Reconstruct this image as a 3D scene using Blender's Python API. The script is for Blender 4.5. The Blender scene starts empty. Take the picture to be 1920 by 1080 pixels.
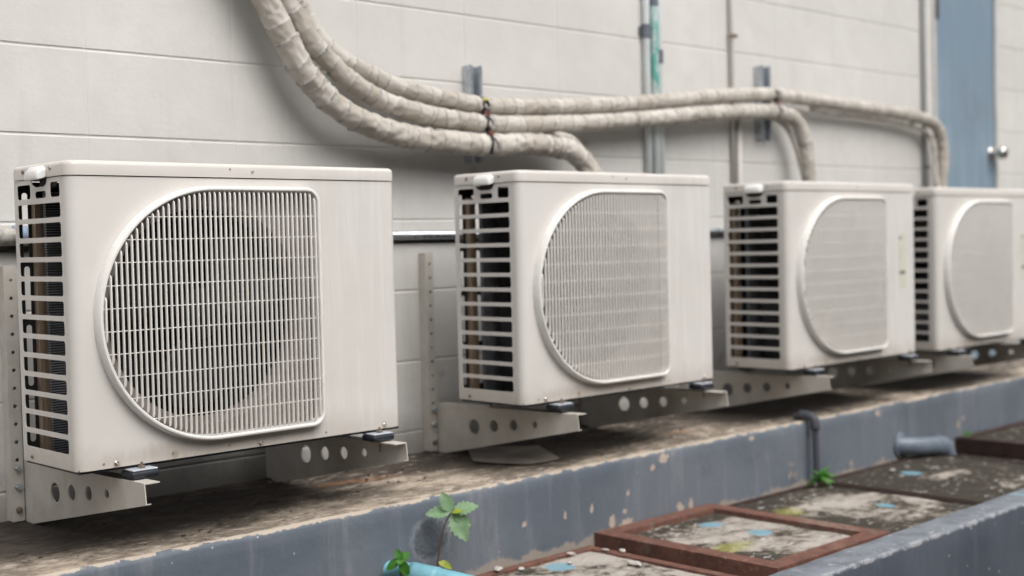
import bpy, bmesh, math, random
from mathutils import Vector, Matrix, noise
random.seed(7)
D2R = math.radians
scn = bpy.context.scene
COL = scn.collection
PI = math.pi

# ------------------------------------------------------------------ materials
class NT:
    """tiny helper around a node tree"""
    def __init__(s, name, rough=.6, metal=0., spec=.5):
        s.m = bpy.data.materials.new(name); s.m.use_nodes = True
        s.t = s.m.node_tree; s.t.nodes.clear()
        s.out = s.t.nodes.new('ShaderNodeOutputMaterial')
        s.b = s.t.nodes.new('ShaderNodeBsdfPrincipled')
        s.t.links.new(s.b.outputs[0], s.out.inputs[0])
        s.b.inputs['Roughness'].default_value = rough
        s.b.inputs['Metallic'].default_value = metal
        s.b.inputs['Specular IOR Level'].default_value = spec
        s.tc = s.t.nodes.new('ShaderNodeTexCoord')
        s.obj = s.tc.outputs['Object']
    def link(s, a, b): s.t.links.new(a, b)
    def setv(s, sock, v):
        if isinstance(v, (int, float)): sock.default_value = v
        elif isinstance(v, (tuple, list)):
            sock.default_value = tuple(v) if len(sock.default_value) == len(v) else tuple(v) + (1,)
        else: s.link(v, sock)
    def map(s, scale=(1,1,1), loc=(0,0,0), rot=(0,0,0), src=None):
        n = s.t.nodes.new('ShaderNodeMapping')
        s.link(src or s.obj, n.inputs[0])
        n.inputs['Scale'].default_value = scale; n.inputs['Location'].default_value = loc
        n.inputs['Rotation'].default_value = rot
        return n.outputs[0]
    def noise(s, scale=5, detail=4, rough=.55, vec=None, dist=0):
        n = s.t.nodes.new('ShaderNodeTexNoise')
        s.link(vec or s.obj, n.inputs['Vector'])
        n.inputs['Scale'].default_value = scale; n.inputs['Detail'].default_value = detail
        n.inputs['Roughness'].default_value = rough; n.inputs['Distortion'].default_value = dist
        return n.outputs[0]
    def vor(s, scale=20, vec=None, feat='F1', rnd=1):
        n = s.t.nodes.new('ShaderNodeTexVoronoi'); n.feature = feat
        s.link(vec or s.obj, n.inputs['Vector']); n.inputs['Scale'].default_value = scale
        n.inputs['Randomness'].default_value = rnd
        return n.outputs['Distance']
    def ramp(s, f, a, b, lo=0., hi=1., smooth=True):
        n = s.t.nodes.new('ShaderNodeMapRange')
        n.interpolation_type = 'SMOOTHSTEP' if smooth else 'LINEAR'
        s.setv(n.inputs['Value'], f)
        n.inputs['From Min'].default_value = a; n.inputs['From Max'].default_value = b
        n.inputs['To Min'].default_value = lo; n.inputs['To Max'].default_value = hi
        return n.outputs[0]
    def math(s, op, a, b=0., c=None):
        n = s.t.nodes.new('ShaderNodeMath'); n.operation = op
        s.setv(n.inputs[0], a); s.setv(n.inputs[1], b)
        if c is not None: s.setv(n.inputs[2], c)
        return n.outputs[0]
    def mul(s, a, b): return s.math('MULTIPLY', a, b)
    def add(s, a, b): return s.math('ADD', a, b)
    def mix(s, f, a, b):
        n = s.t.nodes.new('ShaderNodeMix'); n.data_type = 'RGBA'
        s.setv(n.inputs[0], f); s.setv(n.inputs[6], a); s.setv(n.inputs[7], b)
        return n.outputs[2]
    def sep(s, v=None):
        n = s.t.nodes.new('ShaderNodeSeparateXYZ'); s.link(v or s.obj, n.inputs[0]); return n.outputs
    def geo(s, what='Position'):
        return s.t.nodes.new('ShaderNodeNewGeometry').outputs[what]
    def dist(s, p, scale, src=None):
        """ellipsoid distance from p (object space)"""
        v = s.t.nodes.new('ShaderNodeVectorMath'); v.operation = 'SUBTRACT'
        s.link(src or s.obj, v.inputs[0]); v.inputs[1].default_value = p
        w = s.t.nodes.new('ShaderNodeVectorMath'); w.operation = 'MULTIPLY'
        s.link(v.outputs[0], w.inputs[0]); w.inputs[1].default_value = scale
        l = s.t.nodes.new('ShaderNodeVectorMath'); l.operation = 'LENGTH'
        s.link(w.outputs[0], l.inputs[0]); return l.outputs['Value']
    def col(s, v): s.setv(s.b.inputs['Base Color'], v)
    def rough(s, v): s.setv(s.b.inputs['Roughness'], v)
    def bump(s, h, strength=.3, dist=.002, prev=None):
        n = s.t.nodes.new('ShaderNodeBump'); n.inputs['Strength'].default_value = strength
        n.inputs['Distance'].default_value = dist; s.link(h, n.inputs['Height'])
        if prev: s.link(prev, n.inputs['Normal'])
        s.link(n.outputs[0], s.b.inputs['Normal']); return n.outputs[0]

def m_wall():
    m = NT('painted_block_wall', .62, spec=.35)
    big = m.ramp(m.noise(1.3, 4, .6), .35, .68)
    mid = m.ramp(m.noise(9, 5, .65), .3, .75)
    c = m.mix(big, (.56,.548,.522), (.625,.612,.586))
    c = m.mix(m.mul(mid, .35), c, (.47,.455,.435))
    # grime low on the wall with painted shade near the ledge, and peeled patches
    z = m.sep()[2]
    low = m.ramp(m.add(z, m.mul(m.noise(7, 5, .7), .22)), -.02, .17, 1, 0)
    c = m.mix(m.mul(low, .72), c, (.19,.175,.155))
    patch = m.ramp(m.noise(11, 6, .6, m.map((1,1,1.2), (3,0,1))), .60, .66)
    lowz = m.ramp(z, .0, .3, 1, 0)
    c = m.mix(m.mul(patch, m.mul(lowz, .6)), c, (.30,.30,.30))
    streak = m.ramp(m.noise(14, 3, .6, m.map((1,1,.06))), .58, .8)
    c = m.mix(m.mul(streak, .22), c, (.36,.33,.29))
    # rust drip under the strut
    rx = m.dist((1.585, 0, .665), (38, 1, 16)); c = m.mix(m.mul(m.ramp(rx, .2, 1.1, 1, 0), m.mul(m.noise(30), .9)), c, (.33,.20,.08))
    pit = m.ramp(m.vor(17), .012, .026, 1, 0)
    pm = m.ramp(m.noise(5), .5, .56)
    c = m.mix(m.mul(pit, m.mul(pm, .75)), c, (.08,.07,.06))
    m.col(c)
    m.rough(m.ramp(mid, 0, 1, .5, .72))
    h1 = m.noise(60, 6, .62, m.map((1,1,1.6))); h2 = m.noise(380, 3, .5)
    b = m.bump(h1, .38, .0022); b = m.bump(h2, .25, .0006, b)
    m.bump(m.mul(pit, pm), -.6, .002, b)
    return m.m

def m_unit(name='unit_paint', tint=1., streaks=.5, side=False):
    m = NT(name, .38, spec=.5)
    info = m.sep(m.t.nodes.new('ShaderNodeObjectInfo').outputs['Location'])[0]
    base = m.mix(m.ramp(m.math('SINE', m.mul(info, 2.6)), -1, 1), (.665*tint,.642*tint,.618*tint), (.640*tint,.612*tint,.578*tint)); dirt = (.36,.31,.25); chalk = (.74,.738,.725)
    off = m.t.nodes.new('ShaderNodeCombineXYZ'); m.link(m.mul(info, 37.), off.inputs[0])
    va = m.t.nodes.new('ShaderNodeVectorMath'); va.operation = 'ADD'
    m.link(m.obj, va.inputs[0]); m.link(off.outputs[0], va.inputs[1]); V = va.outputs[0]
    mv = m.map((1,1,.05), src=V)
    st = m.ramp(m.noise(55, 4, .7, mv), .45, .72)
    big = m.ramp(m.noise(3.5, 4, .6, V), .38, .66)
    zz = m.sep()[2]; xx = m.sep()[0]
    c = m.mix(m.mul(big, .55), base, (.575*tint,.555*tint,.52*tint))
    xr = m.ramp(xx, .45, .66)                     # right part of the front weathers more
    c = m.mix(m.mul(m.mul(st, xr), streaks), c, chalk)
    st2 = m.ramp(m.noise(80, 3, .6, m.map((1,1,.03), (5,0,0), src=V)), .55, .8)
    c = m.mix(m.mul(m.mul(st2, xr), .28), c, (.50,.45,.39))
    # grime along the bottom edge
    bl = m.ramp(m.add(zz, m.mul(m.noise(16, 5, .7, V), .09)), .035, .11, 1, 0)
    c = m.mix(m.mul(bl, .42), c, dirt)
    tl = m.ramp(m.add(zz, m.mul(m.noise(20, 4, .7, V), .02)), .565, .585)
    c = m.mix(m.mul(tl, .18), c, dirt)
    sp = m.ramp(m.vor(55, V), .04, .09, 1, 0)
    c = m.mix(m.mul(sp, m.mul(m.ramp(m.noise(8, 2, .5, V), .55, .62), .5)), c, (.33,.27,.2))
    for (sx, sz) in ((.0785,.0085),(.4066,.0075),(.7385,.0085),(.205,.012)):      # weeping rust at the fixings
        d = m.add(m.dist((sx,0,sz-.004), (85,0,70)), m.mul(m.add(m.noise(120,4,.7,V), -.5), 1.6))
        c = m.mix(m.mul(m.ramp(d, .3, 1.0, 1, 0), .5), c, (.27,.17,.10))
    gd = m.dist((.30,0,.018), (3.4,0,34))                                         # grime washed out below the grille
    c = m.mix(m.mul(m.ramp(m.add(gd, m.mul(m.noise(70,4,.7,m.map((1,1,.12),src=V)), .9)), .7, 1.4, 1, 0), .42), c, (.30,.25,.20))
    m.col(c); m.rough(m.ramp(m.noise(12, 4, .6, V), .3, .7, .3, .5))
    b = m.bump(m.noise(4, 2, .5, V), .25, .004)
    m.bump(m.noise(500, 2, .5), .06, .0004, b)
    return m.m

def m_plain(name, col, rough=.5, metal=0., var=.25, scale=30, bump=.15, bd=.001, dark=None, spec=.5):
    m = NT(name, rough, metal, spec)
    n = m.ramp(m.noise(scale, 5, .65), .32, .7)
    d = dark or tuple(c*.55 for c in col)
    m.col(m.mix(m.mul(n, var*2), col, d))
    m.rough(m.ramp(m.noise(scale*.7, 3), .3, .7, max(.05, rough-.1), min(1, rough+.12)))
    if bump: m.bump(m.noise(scale*5, 4, .6), bump, bd)
    return m.m

def m_tape():
    m = NT('insulation_tape', .62, spec=.3)
    a = m.t.nodes.new('ShaderNodeAttribute'); a.attribute_name = 'edge'
    b = m.t.nodes.new('ShaderNodeAttribute'); b.attribute_name = 'tone'
    base = m.mix(b.outputs['Fac'], (.32,.285,.24), (.53,.50,.455))
    base = m.mix(m.mul(m.ramp(m.noise(16, 4, .6), .45, .75), .3), base, (.38,.33,.27))
    base = m.mix(m.mul(m.ramp(m.noise(110, 3, .7), .58, .75), .3), base, (.25,.21,.17))
    c = m.mix(a.outputs['Fac'], base, (.10,.11,.125))
    m.col(c)
    m.rough(m.ramp(m.noise(40), .3, .7, .5, .75))
    b = m.bump(m.noise(40, 4, .5, dist=.8), .35, .004); m.bump(m.noise(150, 4, .65), .35, .0012, b)
    return m.m

def m_ledge():
    m = NT('stained_concrete_ledge', .85, spec=.25)
    p = m.obj; s = m.sep()
    y = s[1]
    n1 = m.noise(5.5, 7, .68, m.map((.7,1.5,1)), .4); n2 = m.noise(24, 8, .74, m.map((.95,1.1,1)), .5)
    c = m.mix(m.ramp(n1, .40, .58), (.47,.395,.315), (.235,.195,.155))
    # moss/dirt blotches heavier towards the wall
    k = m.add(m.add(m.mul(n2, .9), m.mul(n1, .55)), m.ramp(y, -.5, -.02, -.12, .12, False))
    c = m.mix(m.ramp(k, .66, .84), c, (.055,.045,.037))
    c = m.mix(m.mul(m.ramp(m.noise(60, 5, .75), .60, .7), .55), c, (.10,.085,.07))
    sp = m.ramp(m.noise(85, 6, .8, m.map((.7,1.2,1), (2,7,0)), .3), .56, .63)
    c = m.mix(m.mul(sp, m.ramp(n1, .3, .6, .35, .9)), c, (.05,.04,.033))
    bl = m.ramp(m.noise(13, 7, .78, m.map((.8,1.2,1), (4,4,0)), .8), .52, .60)
    c = m.mix(m.mul(bl, .6), c, (.10,.08,.062))
    # pale scabs
    w = m.ramp(m.noise(34, 6, .6, m.map((.6,1.4,1), (9,2,0)), .5), .56, .64)
    c = m.mix(m.mul(w, .75), c, (.55,.48,.40))
    # drip dirt beneath the units, near-black to paint in their shade
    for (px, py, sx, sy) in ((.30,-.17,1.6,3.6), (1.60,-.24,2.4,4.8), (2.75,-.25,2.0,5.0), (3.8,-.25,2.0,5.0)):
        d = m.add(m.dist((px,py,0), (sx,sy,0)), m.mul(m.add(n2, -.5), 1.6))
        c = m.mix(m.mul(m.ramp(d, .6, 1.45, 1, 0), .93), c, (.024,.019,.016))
    # rust streaks
    for (px, py) in ((1.0,-.225), (.93,-.2), (2.1,-.33)):
        d = m.add(m.dist((px,py,0), (9,40,0)), m.mul(m.add(n2, -.5), 2.2))
        c = m.mix(m.mul(m.ramp(d, .3, 1.0, 1, 0), .5), c, (.30,.14,.06))
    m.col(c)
    b = m.bump(n2, .6, .006); b = m.bump(m.noise(120, 5, .7), .5, .002, b)
    return m.m

def m_curbface():
    """blue grey paint, worn through along the arris"""
    m = NT('blue_grey_masonry_paint', .55, spec=.4)
    s = m.sep(); z = s[2]
    n = m.noise(18, 6, .7); nb = m.noise(2.2, 4, .6)
    paint = m.mix(m.ramp(nb, .35, .65), (.105,.125,.152), (.145,.165,.192))
    st = m.ramp(m.noise(20, 4, .7, m.map((1,1,.12))), .5, .78)
    paint = m.mix(m.mul(st, .5), paint, (.25,.255,.275))
    paint = m.mix(m.mul(m.ramp(m.noise(9, 5, .7), .55, .75), .5), paint, (.10,.108,.12))
    sp = m.mul(m.ramp(m.vor(30), .05, .10, 1, 0), m.ramp(m.noise(4, 2, .5, m.map(loc=(3,1,4))), .48, .6))
    paint = m.mix(m.mul(sp, .75), paint, (.42,.42,.41))
    # chips down to render
    edge = m.ramp(m.add(z, m.mul(m.add(n, -.5), .036)), -.1215, -.1185)
    chipn = m.ramp(m.noise(11, 6, .62, m.map((1,1,.7), (2.2,0,0.3))), .655, .69)
    bot = m.ramp(m.add(z, m.mul(m.add(m.noise(13, 5, .7), -.5), .09)), -.316, -.304, 1, 0)
    c = m.mix(chipn, paint, (.42,.33,.25))
    c = m.mix(m.mul(bot, .85), c, (.33,.285,.24))
    c = m.mix(edge, c, (.43,.37,.305))
    for (cx_, cz_, w_, h_) in ((1.824,-.140,.022,.014),(1.777,-.158,.010,.010),(1.655,-.262,.010,.007),(1.895,-.296,.016,.020),(1.945,-.288,.010,.018),(1.60,-.282,.012,.020),(1.52,-.233,.007,.012),(1.415,-.236,.005,.010),(1.67,-.214,.007,.007),(1.66,-.298,.028,.014),(1.265,-.232,.008,.008),(2.25,-.135,.014,.008),(3.0,-.14,.02,.01)):
        dd = m.add(m.dist((cx_,-.51,cz_), (1/w_,0,1/h_)), m.mul(m.add(m.noise(95,6,.75), -.5), 3.4))
        c = m.mix(m.mul(m.ramp(dd, .7, 1.15, 1, 0), .85), c, (.47,.385,.31))
    # rough hole patch near the cyan pipe
    dp = m.add(m.dist((.952,-.52,-.212), (17,0,19)), m.mul(m.add(m.noise(60,5,.7), -.5), .9))
    pm = m.ramp(dp, .6, 1.0, 1, 0)
    rim = m.mul(m.ramp(dp, .75, .95), m.ramp(dp, .95, 1.2, 1, 0))
    c = m.mix(m.mul(pm, .12), c, (.085,.092,.10)); c = m.mix(m.mul(rim, .35), c, (.30,.32,.35))
    m.col(c)
    b = m.bump(m.noise(30, 6, .65), .5, .004); b = m.bump(m.noise(140, 4, .6), .35, .0012, b)
    b = m.bump(m.math('MAXIMUM', edge, chipn), -.6, .002, b)
    m.bump(m.mul(pm, m.noise(75, 5, .8)), .8, .010, b)
    return m.m

def m_cover(name, spots, seed, pale=.5, yellow=(), core=(.05,-.04,0), cs=3.4):
    m = NT(name, .9, spec=.2)
    o = (seed*3.1, seed*1.7, 0)
    n1 = m.noise(4.5, 7, .66, m.map((.8,1.3,1), o), .6); n2 = m.noise(24, 8, .74, m.map((1,1,1), o), .3)
    k = m.add(m.add(m.mul(n1, .75), m.mul(n2, .45)), m.mul(m.ramp(m.dist(core, (cs,cs,0)), .45, 1.2), .17))
    c = m.mix(m.ramp(k, .50+.05*pale, .66+.05*pale), (.40,.365,.325), (.14,.118,.092))
    c = m.mix(m.ramp(k, .60+.06*(pale-.5), .69+.06*(pale-.5)), c, (.05,.043,.034))
    fl = m.ramp(m.noise(38, 5, .6, m.map((.8,1.2,1), o), .4), .60, .66)
    c = m.mix(m.mul(fl, .8), c, (.52,.50,.48))
    c = m.mix(m.mul(m.ramp(m.noise(90, 4, .7, m.map(loc=o)), .60, .68), .6), c, (.04,.035,.028))
    for (x, y, rx, ry) in yellow:
        d = m.add(m.dist((x,y,0), (1/rx,1/ry,0)), m.mul(m.add(n2,-.5), 1.5))
        c = m.mix(m.mul(m.ramp(d, .4, 1, 1, 0), .55), c, (.33,.32,.09))
    for (x, y, r) in spots:
        d = m.add(m.dist((x,y,0), (1/r,1/r,0)), m.mul(m.add(m.noise(50,3),-.5), .35))
        c = m.mix(m.mul(m.ramp(d, .88, 1.05, 1, 0), .85), c, (.17,.33,.41))
    m.col(c)
    b = m.bump(n2, .7, .006); m.bump(fl, .5, .003, b)
    return m.m

def m_rust():
    m = NT('red_oxide_painted_steel', .7, spec=.3)
    n = m.noise(25, 6, .7)
    c = m.mix(m.ramp(n, .35, .7), (.175,.082,.060), (.10,.048,.038))
    c = m.mix(m.mul(m.ramp(m.noise(70, 5, .7), .58, .68), .6), c, (.36,.22,.16))
    c = m.mix(m.mul(m.ramp(m.noise(6, 5, .7), .55, .7), .45), c, (.30,.25,.21))
    m.col(c); m.bump(n, .5, .002)
    return m.m

def m_fins():
    m = NT('coil_fins', .45, .6)
    z = m.sep()[2]
    w = m.math('SINE', m.mul(z, 2*PI/.0052))
    n = m.noise(9, 5, .7, m.map((1,1,4)))
    c = m.mix(m.ramp(w, -.4, .8), (.04,.044,.048), (.24,.25,.27))
    c = m.mix(m.mul(m.ramp(n, .4, .7), .6), c, (.07,.07,.07))
    m.col(c); m.bump(w, .4, .002)
    return m.m

def m_brown():
    m = NT('tarnished_tube_sheet', .5, .35)
    v = m.noise(60, 4, .6, m.map((1,1,.04)))
    m.col(m.mix(m.ramp(v, .35, .65), (.42,.32,.23), (.22,.16,.11)))
    m.bump(v, .3, .002)
    return m.m

def m_galv():
    m = NT('galvanised_steel', .38, .85)
    v = m.ramp(m.vor(90), .1, .7)
    c = m.mix(v, (.42,.46,.50), (.56,.60,.64)); c = m.mix(m.mul(m.ramp(m.noise(20,5,.7), .5, .75), .5), c, (.20,.19,.18))
    m.col(c); return m.m

def m_conduit(name, stain=0., base=(.76,.82,.82)):
    m = NT(name, .5, spec=.4)
    v = m.ramp(m.noise(16, 5, .7, m.map((1,1,.25))), .42, .68)
    c = m.mix(m.mul(v, .35), base, tuple(x*.6 for x in base))
    if stain:
        z = m.sep()[2]
        band = m.mul(m.ramp(z, .62, .72), m.ramp(z, .90, 1.0, 1, 0))
        s = m.ramp(m.noise(32, 5, .75, m.map((1,1,.45), (1,4,2))), .42, .56)
        c = m.mix(m.mul(m.mul(band, s), stain), c, (.13,.50,.43))
    m.col(c); m.bump(v, .15, .001); return m.m

def m_door():
    m = NT('blue_door_paint', .5, spec=.4)
    v = m.ramp(m.noise(30, 5, .7, m.map((1,1,.07))), .4, .7)
    c = m.mix(v, (.185,.255,.32), (.245,.32,.385))
    g = m.ramp(m.add(m.dist((.36,0,1.16), (3.2,0,3.2)), m.mul(m.noise(14,5,.7), .9)), .55, 1.3, 1, 0)
    c = m.mix(m.mul(g, m.ramp(m.noise(22, 5, .75, m.map((1,1,.3))), .4, .62, .1, .6)), c, (.14,.17,.20))
    z = m.sep()[2]
    c = m.mix(m.ramp(z, 1.05, 1.5, 0, .55), c, (.15,.21,.27))
    ch = m.ramp(m.noise(26, 3, .5, m.map((1,1,.6), (4,0,2))), .72, .78); c = m.mix(m.mul(ch, .35), c, (.5,.5,.52))
    m.col(c); m.bump(v, .15, .001); return m.m

def m_leaf(name, a, b):
    m = NT(name, .45, spec=.4)
    n = m.ramp(m.noise(40, 4, .6), .35, .7)
    m.col(m.mix(n, a, b))
    m.b.inputs['Transmission Weight'].default_value = 0
    m.b.inputs['Subsurface Weight'].default_value = .0
    tr = m.t.nodes.new('ShaderNodeBsdfTranslucent'); tr.inputs[0].default_value = tuple(a)+(1,)
    mx = m.t.nodes.new('ShaderNodeMixShader'); mx.inputs[0].default_value = .35
    m.link(m.b.outputs[0], mx.inputs[1]); m.link(tr.outputs[0], mx.inputs[2]); m.link(mx.outputs[0], m.out.inputs[0])
    m.bump(m.noise(120, 3), .3, .001)
    return m.m

def m_ground():
    m = NT('rough_ground', .95, spec=.1)
    n = m.noise(7, 8, .7)
    m.col(m.mix(m.ramp(n, .35, .7), (.17,.16,.145), (.08,.073,.065)))
    m.bump(n, .6, .02); return m.m

M = dict(
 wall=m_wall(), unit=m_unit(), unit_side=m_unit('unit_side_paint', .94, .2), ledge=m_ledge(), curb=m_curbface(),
 grille=m_plain('fan_grille_paint', (.80,.775,.735), .35, var=.12, scale=14, bump=0, dark=(.68,.65,.61)),
 bracket=m_plain('bracket_powder_coat', (.56,.535,.49), .42, var=.22, scale=14, bump=.1, dark=(.36,.32,.26)),
 handle=m_plain('white_plastic', (.74,.73,.71), .4, var=.08, scale=20, bump=0),
 black=m_plain('interior_shade_black', (.012,.012,.013), .6, bump=0),  # near-black colour stands in for the shade inside the casing
 mouth=m_plain('bell_mouth_paint', (.30,.27,.255), .45, var=.35, scale=9, bump=.1, dark=(.15,.12,.105)), ring=m_plain('grille_ring_paint', (.75,.735,.705), .32, var=.12, scale=14, bump=0, dark=(.60,.56,.52)),
 rubber=m_plain('black_rubber', (.016,.02,.028), .42, var=.3, scale=40, bump=.3),
 screw=m_plain('screw_steel', (.55,.54,.52), .3, .9, scale=80, bump=0),
 rustscrew=m_plain('rusted_bolt_steel', (.30,.24,.2), .55, .6, scale=150, dark=(.12,.07,.04)),
 tape=m_tape(), strap=m_plain('black_cable_tie', (.014,.012,.012), .4, scale=60, var=.4),
 red=m_plain('red_wire_sleeve', (.32,.035,.02), .4, bump=0), yellow=m_plain('yellow_tag', (.62,.56,.16), .5, scale=60),
 galv=m_galv(), conduit=m_conduit('pale_pvc_conduit'), conduit_t=m_conduit('turquoise_stained_conduit', .95),
 conduit_b=m_conduit('beige_painted_conduit', 0, (.58,.55,.51)), conduit_d=m_conduit('grey_painted_conduit', 0, (.40,.41,.40)),
 clamp=m_plain('grey_pipe_clip', (.14,.155,.19), .5, scale=40), door=m_door(), frame=m_plain('door_frame_paint', (.52,.51,.48), .5, scale=8),
 hinge=m_plain('dark_hinge', (.05,.055,.07), .5), chrome=m_plain('brushed_steel', (.62,.60,.56), .22, 1., scale=60, bump=0),
 metalpipe=m_plain('steel_pipe', (.50,.53,.56), .3, .85, scale=16, var=.35, dark=(.3,.32,.33)),
 dirtypipe=m_plain('grimy_wrapped_pipe', (.52,.50,.46), .55, scale=22, var=.5, dark=(.12,.10,.09)),
 bluetape=m_plain('blue_tape', (.24,.30,.40), .5, scale=40),
 footmetal=m_plain('pale_foot_steel', (.50,.54,.60), .4, .2, scale=30), rust=m_rust(), darkrust=m_plain('dark_brown_steel', (.05,.026,.02), .7, scale=20, var=.4, bump=.4, bd=.003),
 greypvc=m_plain('blue_grey_pvc', (.165,.20,.245), .42, scale=14, var=.3, dark=(.09,.11,.14), bump=.1),
 cyan=m_plain('cyan_pvc', (.19,.45,.53), .4, scale=12, var=.4, dark=(.12,.27,.33)),
 drain=m_plain('dark_grey_pvc', (.075,.08,.095), .45, scale=14, var=.3), lowwall=None,
 plate=m_plain('dusty_sheet_metal', (.20,.175,.15), .6, .2, scale=9, var=.45, bump=.3, dark=(.10,.08,.065)),
 stem=m_plain('plant_stem', (.075,.05,.035), .6, scale=70, dark=(.04,.03,.02)),
 leafpale=m_leaf('pale_leaf', (.22,.37,.19), (.30,.45,.27)), leaf=m_leaf('green_leaf', (.07,.22,.03), (.11,.30,.06)),
 leafyellow=m_leaf('yellow_leaf', (.42,.46,.05), (.25,.33,.04)),
 fins=m_fins(), brown=m_brown(), ground=m_ground(),
 sticker=m_plain('faded_sticker', (.62,.61,.50), .6, scale=20, var=.2), print=m_plain('sticker_print', (.17,.19,.17), .6, bump=0),
 twig=m_plain('dead_twig', (.05,.035,.022), .8), chip=m_plain('pale_render_chip', (.50,.47,.43), .85, scale=60, bump=.4, bd=.002),
)

# ------------------------------------------------------------------ object helpers
def tag(o, label=None, cat=None, group=None, kind=None):
    if label: o['label'] = label
    if cat: o['category'] = cat
    if group: o['group'] = group
    if kind: o['kind'] = kind
    return o
def link_mesh(name, me, mat, parent=None, smooth=False, loc=(0,0,0), rz=0):
    o = bpy.data.objects.new(name, me); COL.objects.link(o)
    if mat and not me.materials: me.materials.append(mat)
    if smooth:
        for p in me.polygons: p.use_smooth = True
    if parent: o.parent = parent
    o.location = loc; o.rotation_euler = (0,0,rz)
    return o
def obj(name, bm, mat, parent=None, smooth=False, sharp=None, bevel=0, seg=2, loc=(0,0,0), rz=0):
    me = bpy.data.meshes.new(name)
    bmesh.ops.recalc_face_normals(bm, faces=bm.faces)
    if sharp is not None:
        for f in bm.faces: f.smooth = True
        for e in bm.edges:
            if len(e.link_faces) == 2 and e.calc_face_angle(0) > D2R(sharp): e.smooth = False
    bm.to_mesh(me); bm.free()
    o = link_mesh(name, me, mat, parent, smooth, loc, rz)
    if bevel:
        b = o.modifiers.new('bevel', 'BEVEL'); b.width = bevel; b.segments = seg; b.limit_method = 'ANGLE'; b.angle_limit = D2R(35)
        b.harden_normals = False
    return o
def empty(name, loc=(0,0,0), rz=0):
    o = bpy.data.objects.new(name, None); COL.objects.link(o); o.location = loc; o.rotation_euler = (0,0,rz)
    o.empty_display_size = .1; return o
def box(bm, x0,x1,y0,y1,z0,z1):
    v = [bm.verts.new((x,y,z)) for x in (x0,x1) for y in (y0,y1) for z in (z0,z1)]
    for q in ((0,1,3,2),(4,6,7,5),(0,4,5,1),(2,3,7,6),(0,2,6,4),(1,5,7,3)): bm.faces.new([v[i] for i in q])
    return v
def tube(bm, pts, r, n=16, cap=True, rfun=None):
    pts = [Vector(p) for p in pts]; rings = []
    t0 = (pts[1]-pts[0]).normalized()
    a = t0.orthogonal().normalized()
    for i, p in enumerate(pts):
        t = (pts[min(i+1,len(pts)-1)] - pts[max(i-1,0)]).normalized()
        a = (a - t*a.dot(t)).normalized(); b = t.cross(a)
        ri = rfun(i) if rfun else r
        rings.append([bm.verts.new(p + (a*math.cos(2*PI*k/n) + b*math.sin(2*PI*k/n))*ri) for k in range(n)])
    for i in range(len(rings)-1):
        for k in range(n): bm.faces.new((rings[i][k], rings[i][(k+1)%n], rings[i+1][(k+1)%n], rings[i+1][k]))
    if cap: bm.faces.new(rings[0][::-1]); bm.faces.new(rings[-1])
def lathe(bm, prof, n=32, M4=None):
    """prof = [(r, h)] around local z"""
    M4 = M4 or Matrix(); rings = []
    for r, h in prof:
        if r < 1e-6: rings.append([bm.verts.new(M4 @ Vector((0,0,h)))])
        else: rings.append([bm.verts.new(M4 @ Vector((r*math.cos(2*PI*k/n), r*math.sin(2*PI*k/n), h))) for k in range(n)])
    for a, b in zip(rings, rings[1:]):
        for k in range(n):
            k2 = (k+1) % n
            if len(a) == 1 and len(b) == 1: continue
            if len(a) == 1: bm.faces.new((a[0], b[k2], b[k]))
            elif len(b) == 1: bm.faces.new((a[k], a[k2], b[0]))
            else: bm.faces.new((a[k], a[k2], b[k2], b[k]))
def catmull(pts, step=.01):
    P = [Vector(p) for p in pts]; P = [P[0]*2-P[1]] + P + [P[-1]*2-P[-2]]
    out = []
    for i in range(1, len(P)-2):
        n = max(2, int((P[i+1]-P[i]).length/step))
        for k in range(n):
            t = k/n; a,b,c,d = P[i-1:i+3]
            out.append(.5*((2*b)+(c-a)*t+(2*a-5*b+4*c-d)*t*t+(3*b-a-3*c+d)*t**3))
    out.append(P[-2]); return out
def rrect(x0, x1, z0, z1, r, n=5):
    pts = []
    for cx, cz, a0 in ((x1-r,z0+r,-90),(x1-r,z1-r,0),(x0+r,z1-r,90),(x0+r,z0+r,180)):
        for k in range(n+1):
            a = D2R(a0 + 90*k/n); pts.append((cx+r*math.cos(a), cz+r*math.sin(a)))
    return pts
def circle(cx, cz, r, n=24): return [(cx+r*math.cos(2*PI*k/n), cz+r*math.sin(2*PI*k/n)) for k in range(n)]
def plate(name, loops, thick, mat4):
    """flat sheet with holes: outline loops[0], holes loops[1:], in local XY, extruded by thick along local +Z"""
    cu = bpy.data.curves.new('tmp', 'CURVE'); cu.dimensions = '2D'; cu.fill_mode = 'BOTH'; cu.extrude = thick/2
    for lp in loops:
        sp = cu.splines.new('POLY'); sp.points.add(len(lp)-1)
        for p, q in zip(sp.points, lp): p.co = (q[0], q[1], 0, 1)
        sp.use_cyclic_u = True
    ob = bpy.data.objects.new('tmp', cu); COL.objects.link(ob)
    dg = bpy.context.evaluated_depsgraph_get()
    me = bpy.data.meshes.new_from_object(ob.evaluated_get(dg)); me.name = name
    bpy.data.objects.remove(ob); bpy.data.curves.remove(cu)
    me.materials.clear()
    me.transform(mat4 @ Matrix.Translation((0,0,thick/2)))
    return me
def bm_from(me):
    bm = bmesh.new(); bm.from_mesh(me); bpy.data.meshes.remove(me); return bm
XZ = Matrix(((1,0,0,0),(0,0,1,0),(0,1,0,0),(0,0,0,1)))      # local x->X, y->Z, z->+Y
YZ = Matrix(((0,0,1,0),(1,0,0,0),(0,1,0,0),(0,0,0,1)))      # local x->Y, y->Z, z->+X
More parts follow.
